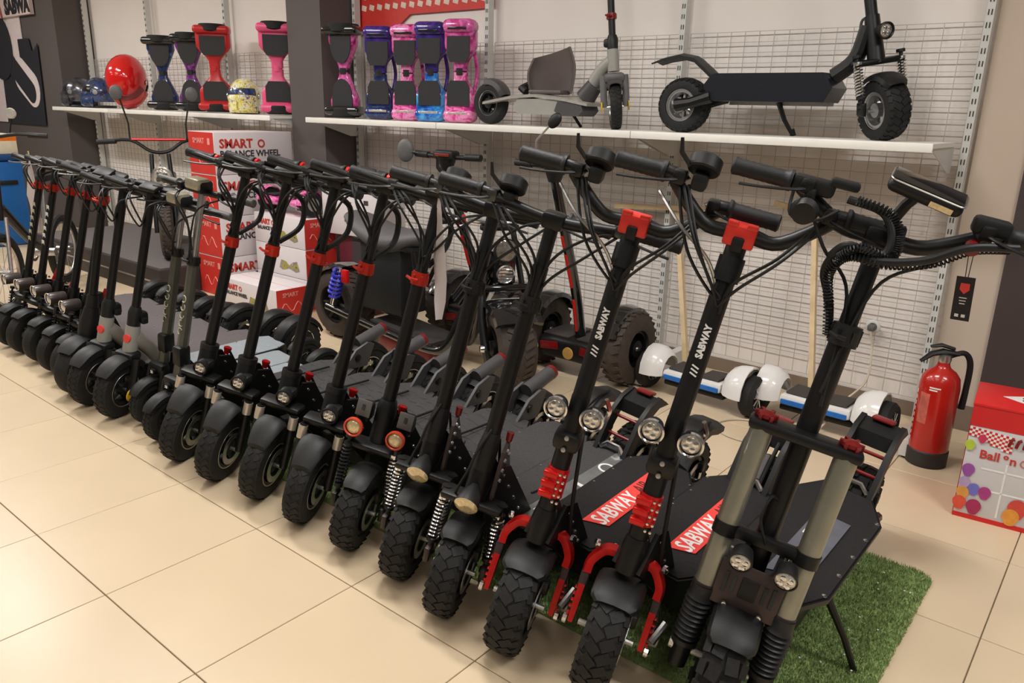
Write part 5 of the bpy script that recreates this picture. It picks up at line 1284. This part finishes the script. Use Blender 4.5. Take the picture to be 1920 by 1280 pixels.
lb = mb().lathe([(.19,.0768),(.32,.0768)], (0,0,0), (0,0,1), 16, arc=(1.9,2.45)).build('paper_label', M('extinguisher_label', s2l(190,96,84), .4, 0, .3, 40), ex)
for k, z in enumerate((.335,.345)): mb().lathe([(z,.0768),(z+.006,.0768)], (0,0,0), (0,0,1), 10, arc=(2.35,2.75+.15*k)).build('print_line', WHT, ex)
for k in range(9): mb().lathe([(.1+.026*k,.0768),(.116+.026*k,.0768)], (0,0,0), (0,0,1), 3, arc=(PI*.485,PI*.515)).build('side_lettering', WHT, ex)
bx = thing('carton', 'red and white balloon-gas carton with printed balloons on the floor at right', 'box', (2.785, 1.735, 0), (0,0,.1))
BW, BD, BH = .36, .27, .43; GREYP = M('carton_pale_grey', s2l(205,203,205), .45, 0, .02, 8); BRD = M('balloon_red', s2l(205,34,36), .45, 0, .05, 8)
mb().rbox((BW/2,BD/2,BH/2), (BW,BD,BH), .004).build('carton_body', GREYP, bx)
def fp(x0,x1,z0,z1,mat,nm,k=1): mb().box(((x0+x1)/2,-.0006*k,(z0+z1)/2), (x1-x0,.0012*k,z1-z0)).build(nm, mat, bx)
fp(0,BW,.0,.018,BRD,'red_foot'); fp(0,BW,BH-.075,BH-.002,BRD,'red_header')
mb().rbox((BW/2,BD/2,BH+.004), (BW+.006,BD+.006,.012), .003).build('lid', BRD, bx)
mb().box((-.0006,BD/2,BH/2), (.0012,BD,BH-.01)).build('side_panel', BRD, bx)
mb().prism([(-.07,0),(0,.045),(.07,0),(0,-.045)], (.15,.13,BH+.0105), (1,0,0), (0,1,0), .0012).build('white_diamond', WHT, bx)
for s in (-1, 1): mb().box((.15,.13+s*.014,BH+.0115), (.022,.012,.001)).build('diamond_mark', CBK, bx)
m = MB()
for i in range(16):
    for j in range(4+i//4):
        if (i+j) % 2 == 0: m.box((.006+i*.0085,-.0018,BH-.083-j*.0085+.004*0-i*.0008), (.0085,.001,.0085))
q = m.build('check_print_white', WHT, bx); q['kind'] = 'stuff'
m = MB()
for i in range(16):
    for j in range(4+i//4):
        if (i+j) % 2 == 1: m.box((.006+i*.0085,-.0018,BH-.083-j*.0085-i*.0008), (.0085,.001,.0085))
q = m.build('check_print_red', BRD, bx); q['kind'] = 'stuff'
for k in range(7): mb().tube([(.125+.022*k,-.003,BH-.125),(.13+.022*k,-.003,BH-.1),(.138+.022*k,-.003,BH-.095)], .0055, 6).build('red_script_stroke', DRED, bx)
text('title_print', 'Ball', .044, (.045,-.0016,.255), (1,0,0), (0,0,1), CRT, bx, .0004, .001, 'LEFT'); text('title_print', 'o', .03, (.117,-.0016,.264), (1,0,0), (0,0,1), CRT, bx, .0004, .001, 'LEFT')
text('title_print', 'n', .044, (.137,-.0016,.252), (1,0,0), (0,0,1), CRT, bx, .0004, .001, 'LEFT'); text('title_print', 'Gas', .044, (.165,-.0016,.25), (1,0,0), (0,0,1), M('thin_red_ink', s2l(200,110,105), .5), bx, .0004, 0, 'LEFT')
for z in (.12,.2): fp(.06,BW,z,z+.006,WHT,'pale_ribbon',.8)
for x in (.13,.25): fp(x,x+.006,.03,.235,WHT,'pale_ribbon',.8)
for k, (x, z, r, c) in enumerate(((.022,.19,.02,(150,80,160)),(.018,.14,.018,(176,150,190)),(.05,.12,.019,(110,110,190)),(.085,.115,.02,(170,60,130)),(.018,.1,.02,(215,150,70)),(.014,.06,.022,(215,80,60)),(.06,.055,.024,(165,40,90)),(.19,.085,.03,(205,70,60)),(.175,.05,.026,(225,150,60)),(.012,.285,.016,(180,205,70)),(.045,.315,.013,(200,50,90)),(.27,.06,.03,(205,70,110)))):
    p = [(r*math.cos(a), r*1.1*math.sin(a)-(.3*r if math.sin(a) < -.7 else 0)) for a in [2*PI*q/18 for q in range(18)]]
    mb().prism(p, (x,-.0022-.0002*k,z), (1,0,0), (0,0,1), .0008).build('balloon_print', M('balloon_ink_%d' % k, s2l(*c), .45, 0, .1, 40), bx)
WOOD = M('pale_pine', s2l(214,190,150), .55, 0, .12, 14)
for lbl, top, bot, l, r in (('pale wooden T-bar leaning on the grid behind the right white board', (1.86,2.62,.93), (2.05,2.36,.008), (1.66,2.60,.965), (2.06,2.61,.885)), ('pale wooden T-bar leaning on the grid behind the left white board', (1.12,2.62,.86), (1.39,2.36,.008), (.73,2.60,.862), (1.40,2.60,.905))):
    t = thing('wooden_t_bar', lbl, 'wooden bar', bot, group='wooden T-bars against the grid'); o = V(bot)
    mb().tube([V(bot)-o, V(top)-o], .024, 4, sq=(1,.7)).build('post', WOOD, t); mb().tube([V(l)-o, V(r)-o], .022, 4, sq=(1,.8)).build('cross_bar', WOOD, t)
# socket and cable
t = thing('wall_socket', 'round wall socket behind the grid above the right white board', 'socket', (2.195, 2.655, .415))
mb().lathe([(0,.034),(.008,.034),(.012,.028),(.012,.02),(.004,.018)], (0,0,0), (0,-1,0), 24).build('socket_ring', POST, t); mb().rbox((0,-.025,0), (.035,.04,.03), .008).build('plug', GRY, t)
tag(mb().tube([(2.195,2.62,.4),(2.22,2.6,.3),(2.25,2.45,.2),(2.2,2.32,.12),(2.16,2.16,.03),(2.1,2.12,.006),(2.027,2.1,.006),(1.84,2.07,.006),(1.763,1.96,.006),(1.83,1.85,.006),(1.954,1.83,.006),(2.04,1.87,.006),(2.1,2.0,.006)], .005, 6, sm=8).build('charging_cable', M('cable_white', s2l(196,184,164), .5)), 'thin pale charging cable curling on the floor before the white boards', 'cable')
# hanging tag, hanging papers
t = thing('price_tag', 'black hanging tag with red emblem on the nearest scooter handlebar', 'tag', (2.87, .5, 1.135))
mb().prism([(-.016,-.052),(.018,-.052),(.02,-.142),(-.014,-.142)], (0,0,0), (1,0,0), (0,0,1), .0015).build('card', M('tag_black', (.014,.013,.014), .4), t)
mb().prism([(-.008,.01),(.008,.01),(.009,-.003),(0,-.012),(-.009,-.003)], (.002,-.0012,-.075), (1,0,0), (0,0,1), .001).build('red_emblem', STICK, t)
for k, wd in enumerate((.014,.012,.01)): mb().box((.002,-.0012,-.095-.006*k), (wd,.001,.0018)).build('print_line', WHT, t)
for s in (-1, 1): mb().box((s*.006+.002,-.0012,-.132), (.007,.001,.006)).build('print_mark', WHT, t)
mb().tube([(-.003,0,0),(-.001,0,-.055),(.004,0,-.055),(.006,0,0)], .0008, 4).build('string', BLK2, t)
PAP = M('thin_paper', s2l(214,206,210), .6, 0, .03, 12)
def paper(label, top, prof, loc):
    t = thing('hanging_paper', label, 'paper', loc)
    rings = [[(x0,.0+.02*math.sin(k),z),((x0+x1)/2,-.03*(x1-x0)*4,z),(x1,.0,z),((x0+x1)/2,-.03*(x1-x0)*4+.002,z)] for k, (x0, x1, z) in enumerate(prof)]
    mb().loft(rings).build('sheet', PAP, t, 1.0); mb().tube([(0,0,.0),(0,0,.045)], .004, 6).build('tie', M('tie_yellow', s2l(190,180,110), .5), t)
paper('narrow folded white paper hanging from the handlebars in the middle of the row', 0, [(-.008,.008,0),(-.02,.016,-.08),(-.045,.03,-.2),(-.02,.035,-.26),(-.006,.03,-.33),(.004,.014,-.39)], (1.447,.43,1.13))
paper('wide folded white paper hanging from the handlebars at the left end', 0, [(-.006,.006,0),(-.06,.03,-.06),(-.15,.05,-.2),(-.1,.055,-.27),(-.06,.03,-.4)], (-1.79,.45,1.05))
# ================================================================== PODIUM, MINI BIKE, E-BIKE, BLUE CASE AT THE LEFT
pd = thing('display_podium', 'low dark podium with grey top behind the left end of the row', 'podium', (-3.5, 1.85, 0))
mb().rbox((0,0,.1), (2.3,.92,.2), .01).build('plinth', M('podium_dark', s2l(44,36,36), .5), pd); mb().box((0,0,.203), (2.26,.88,.008)).build('top_mat', M('podium_grey', s2l(98,92,92), .7), pd)
mb().box((0,-.462,.1), (2.28,.004,.012)).build('pale_trim', STEEL, pd)
mk = thing('mini_motorbike', 'small black electric motorbike with red handlebar brace and mirrors on the podium', 'motorbike', (-3.05, 1.85, .21), (0,0,-.5))
for x, nm in ((-.42,'rear_wheel'),(.42,'front_wheel')): fat(mk, nm, (x,0,.2), 0, .2, .1)
mb().tube([(-.42,0,.22),(-.15,0,.3),(.15,0,.32),(.3,0,.55)], .035, 10, sm=5).build('frame', GLOSS, mk); mb().rbox((0,0,.32), (.34,.2,.24), .05).build('motor', M('motor_black', (.02,.02,.02), .35, .4, .5, 30), mk)
mb().ell((.05,0,.56), (.22,.1,.1)).build('tank', GLOSS, mk); mb().rbox((-.28,0,.56), (.36,.17,.07), .03, n=3).build('saddle', BLK2, mk)
for s in (-1, 1): mb().tube([(.42,s*.07,.2),(.36,s*.07,.5),(.29,s*.06,.78)], [.02,.017,.015], 10).build('fork_leg', BLK, mk)
headlamp(mk, (.44,0,.62), .07, (1,0,0), .1, BLK2, LENS, CHR)
HB = mb().tube([(.16,-.42,.86),(.24,-.2,.88),(.28,-.06,.8),(.28,.06,.8),(.24,.2,.88),(.16,.42,.86)], .013, 10, sm=4).build('handlebar', BLK, mk)
mb().cyl((.245,-.19,.885), (.245,.19,.885), .01, n=10).build('red_brace', RED, HB)
for s in (-1, 1):
    mb().tube([(.2,s*.3,.87),(.16,s*.43,.86)], .02, 10).build('grip', GRIPM, HB)
    a_ = mb().tube([(.23,s*.2,.88),(.22,s*.2,1.0),(.22,s*.24,1.18)], .006, 6).build('mirror_arm', BLK, HB); mb().ell((.22,s*.26,1.22), (.015,.045,.055)).build('mirror', GRY, HB)
eb = thing('electric_bike', 'dark folding electric bike at the left edge beyond the row', 'bicycle', (-3.0, .82, 0), (0,0,-.75))
def bwheel(nm, x):
    T = mb().tube([(x+.24*math.cos(t),0,.26+.24*math.sin(t)) for t in [2*PI*q/36 for q in range(36)]], .027, 8, closed=True).build(nm, RUB, eb)
    mb().tube([(x+.205*math.cos(t),0,.26+.205*math.sin(t)) for t in [2*PI*q/36 for q in range(36)]], .01, 6, closed=True).build('rim', STEEL, T)
    m = MB()
    for q in range(14): t = 2*PI*q/14; m.tube([(x,.01*(-1)**q,.26),(x+.2*math.cos(t),0,.26+.2*math.sin(t))], .0015, 4)
    m.cyl((x,-.05,.26), (x,.05,.26), .025, n=12); m.build('spokes', STEEL, T)
bwheel('rear_wheel', -.48); bwheel('front_wheel', .48)
mb().tube([(-.2,0,.3),(.05,0,.42),(.38,0,.68)], .03, 10, sm=3).build('frame', BLK, eb); mb().tube([(-.2,0,.3),(-.26,0,.8)], .018, 10).build('seat_post', STEEL, eb); mb().rbox((-.28,0,.82), (.24,.13,.05), .02).build('saddle', BLK2, eb)
for s in (-1, 1): mb().tube([(-.48,s*.06,.26),(-.2,s*.03,.3)], .011, 8).build('chain_stay', STEEL, eb); mb().tube([(.48,s*.05,.26),(.4,s*.03,.62)], .013, 8).build('fork_leg', STEEL, eb)
mb().tube([(.4,0,.6),(.34,0,1.12)], .018, 10).build('steering_post', BLK, eb)
HB = mb().tube([(.28,-.3,1.14),(.33,-.15,1.15),(.34,0,1.13),(.33,.15,1.15),(.28,.3,1.14)], .012, 8, sm=3).build('handlebar', BLK, eb)
for s in (-1, 1): mb().tube([(.3,s*.2,1.145),(.28,s*.31,1.14)], .018, 10).build('grip', GRIPM, HB)
mb().lathe([(0,.03),(.01,.035),(.02,.03)], (.3,.12,1.28), (1,0,0), 16).build('round_mirror', LENS, HB); mb().tube([(.32,.1,1.15),(.3,.12,1.27)], .005, 6).build('mirror_arm', BLK, HB)
headlamp(eb, (.42,0,.95), .035, (1,0,0), .05, BLK2, LENS, CHR); m = MB(); m.cyl((-.12,-.09,.3), (-.12,.09,.3), .03, n=14); m.lathe([(-.002,.07),(.002,.07),(.002,.05),(-.002,.05)], (-.12,-.06,.3), (0,1,0), 24, closed=True); m.build('crank', STEEL, eb)
t = thing('storage_case', 'blue plastic case behind the bike at the left edge', 'case', (-5.5, 1.45, 0))
mb().rbox((0,0,.4), (.4,.34,.8), .03).build('case_body', M('case_blue', s2l(24,92,160), .35), t); mb().rbox((0,0,.83), (.42,.36,.06), .02).build('case_lid', M('case_blue_dark', s2l(20,66,120), .4), t); mb().rbox((.205,0,.6), (.02,.2,.04), .008).build('case_handle', BLK2, t)
t = thing('carton', 'cream carton on top of the blue case at the left edge', 'box', (-5.5, 1.45, .862))
mb().rbox((0,0,.09), (.36,.3,.18), .006).build('carton_body', M('cream_carton', s2l(214,204,180), .6), t); mb().box((.1805,0,.14), (.001,.3,.04)).build('orange_stripe', ORNG, t)
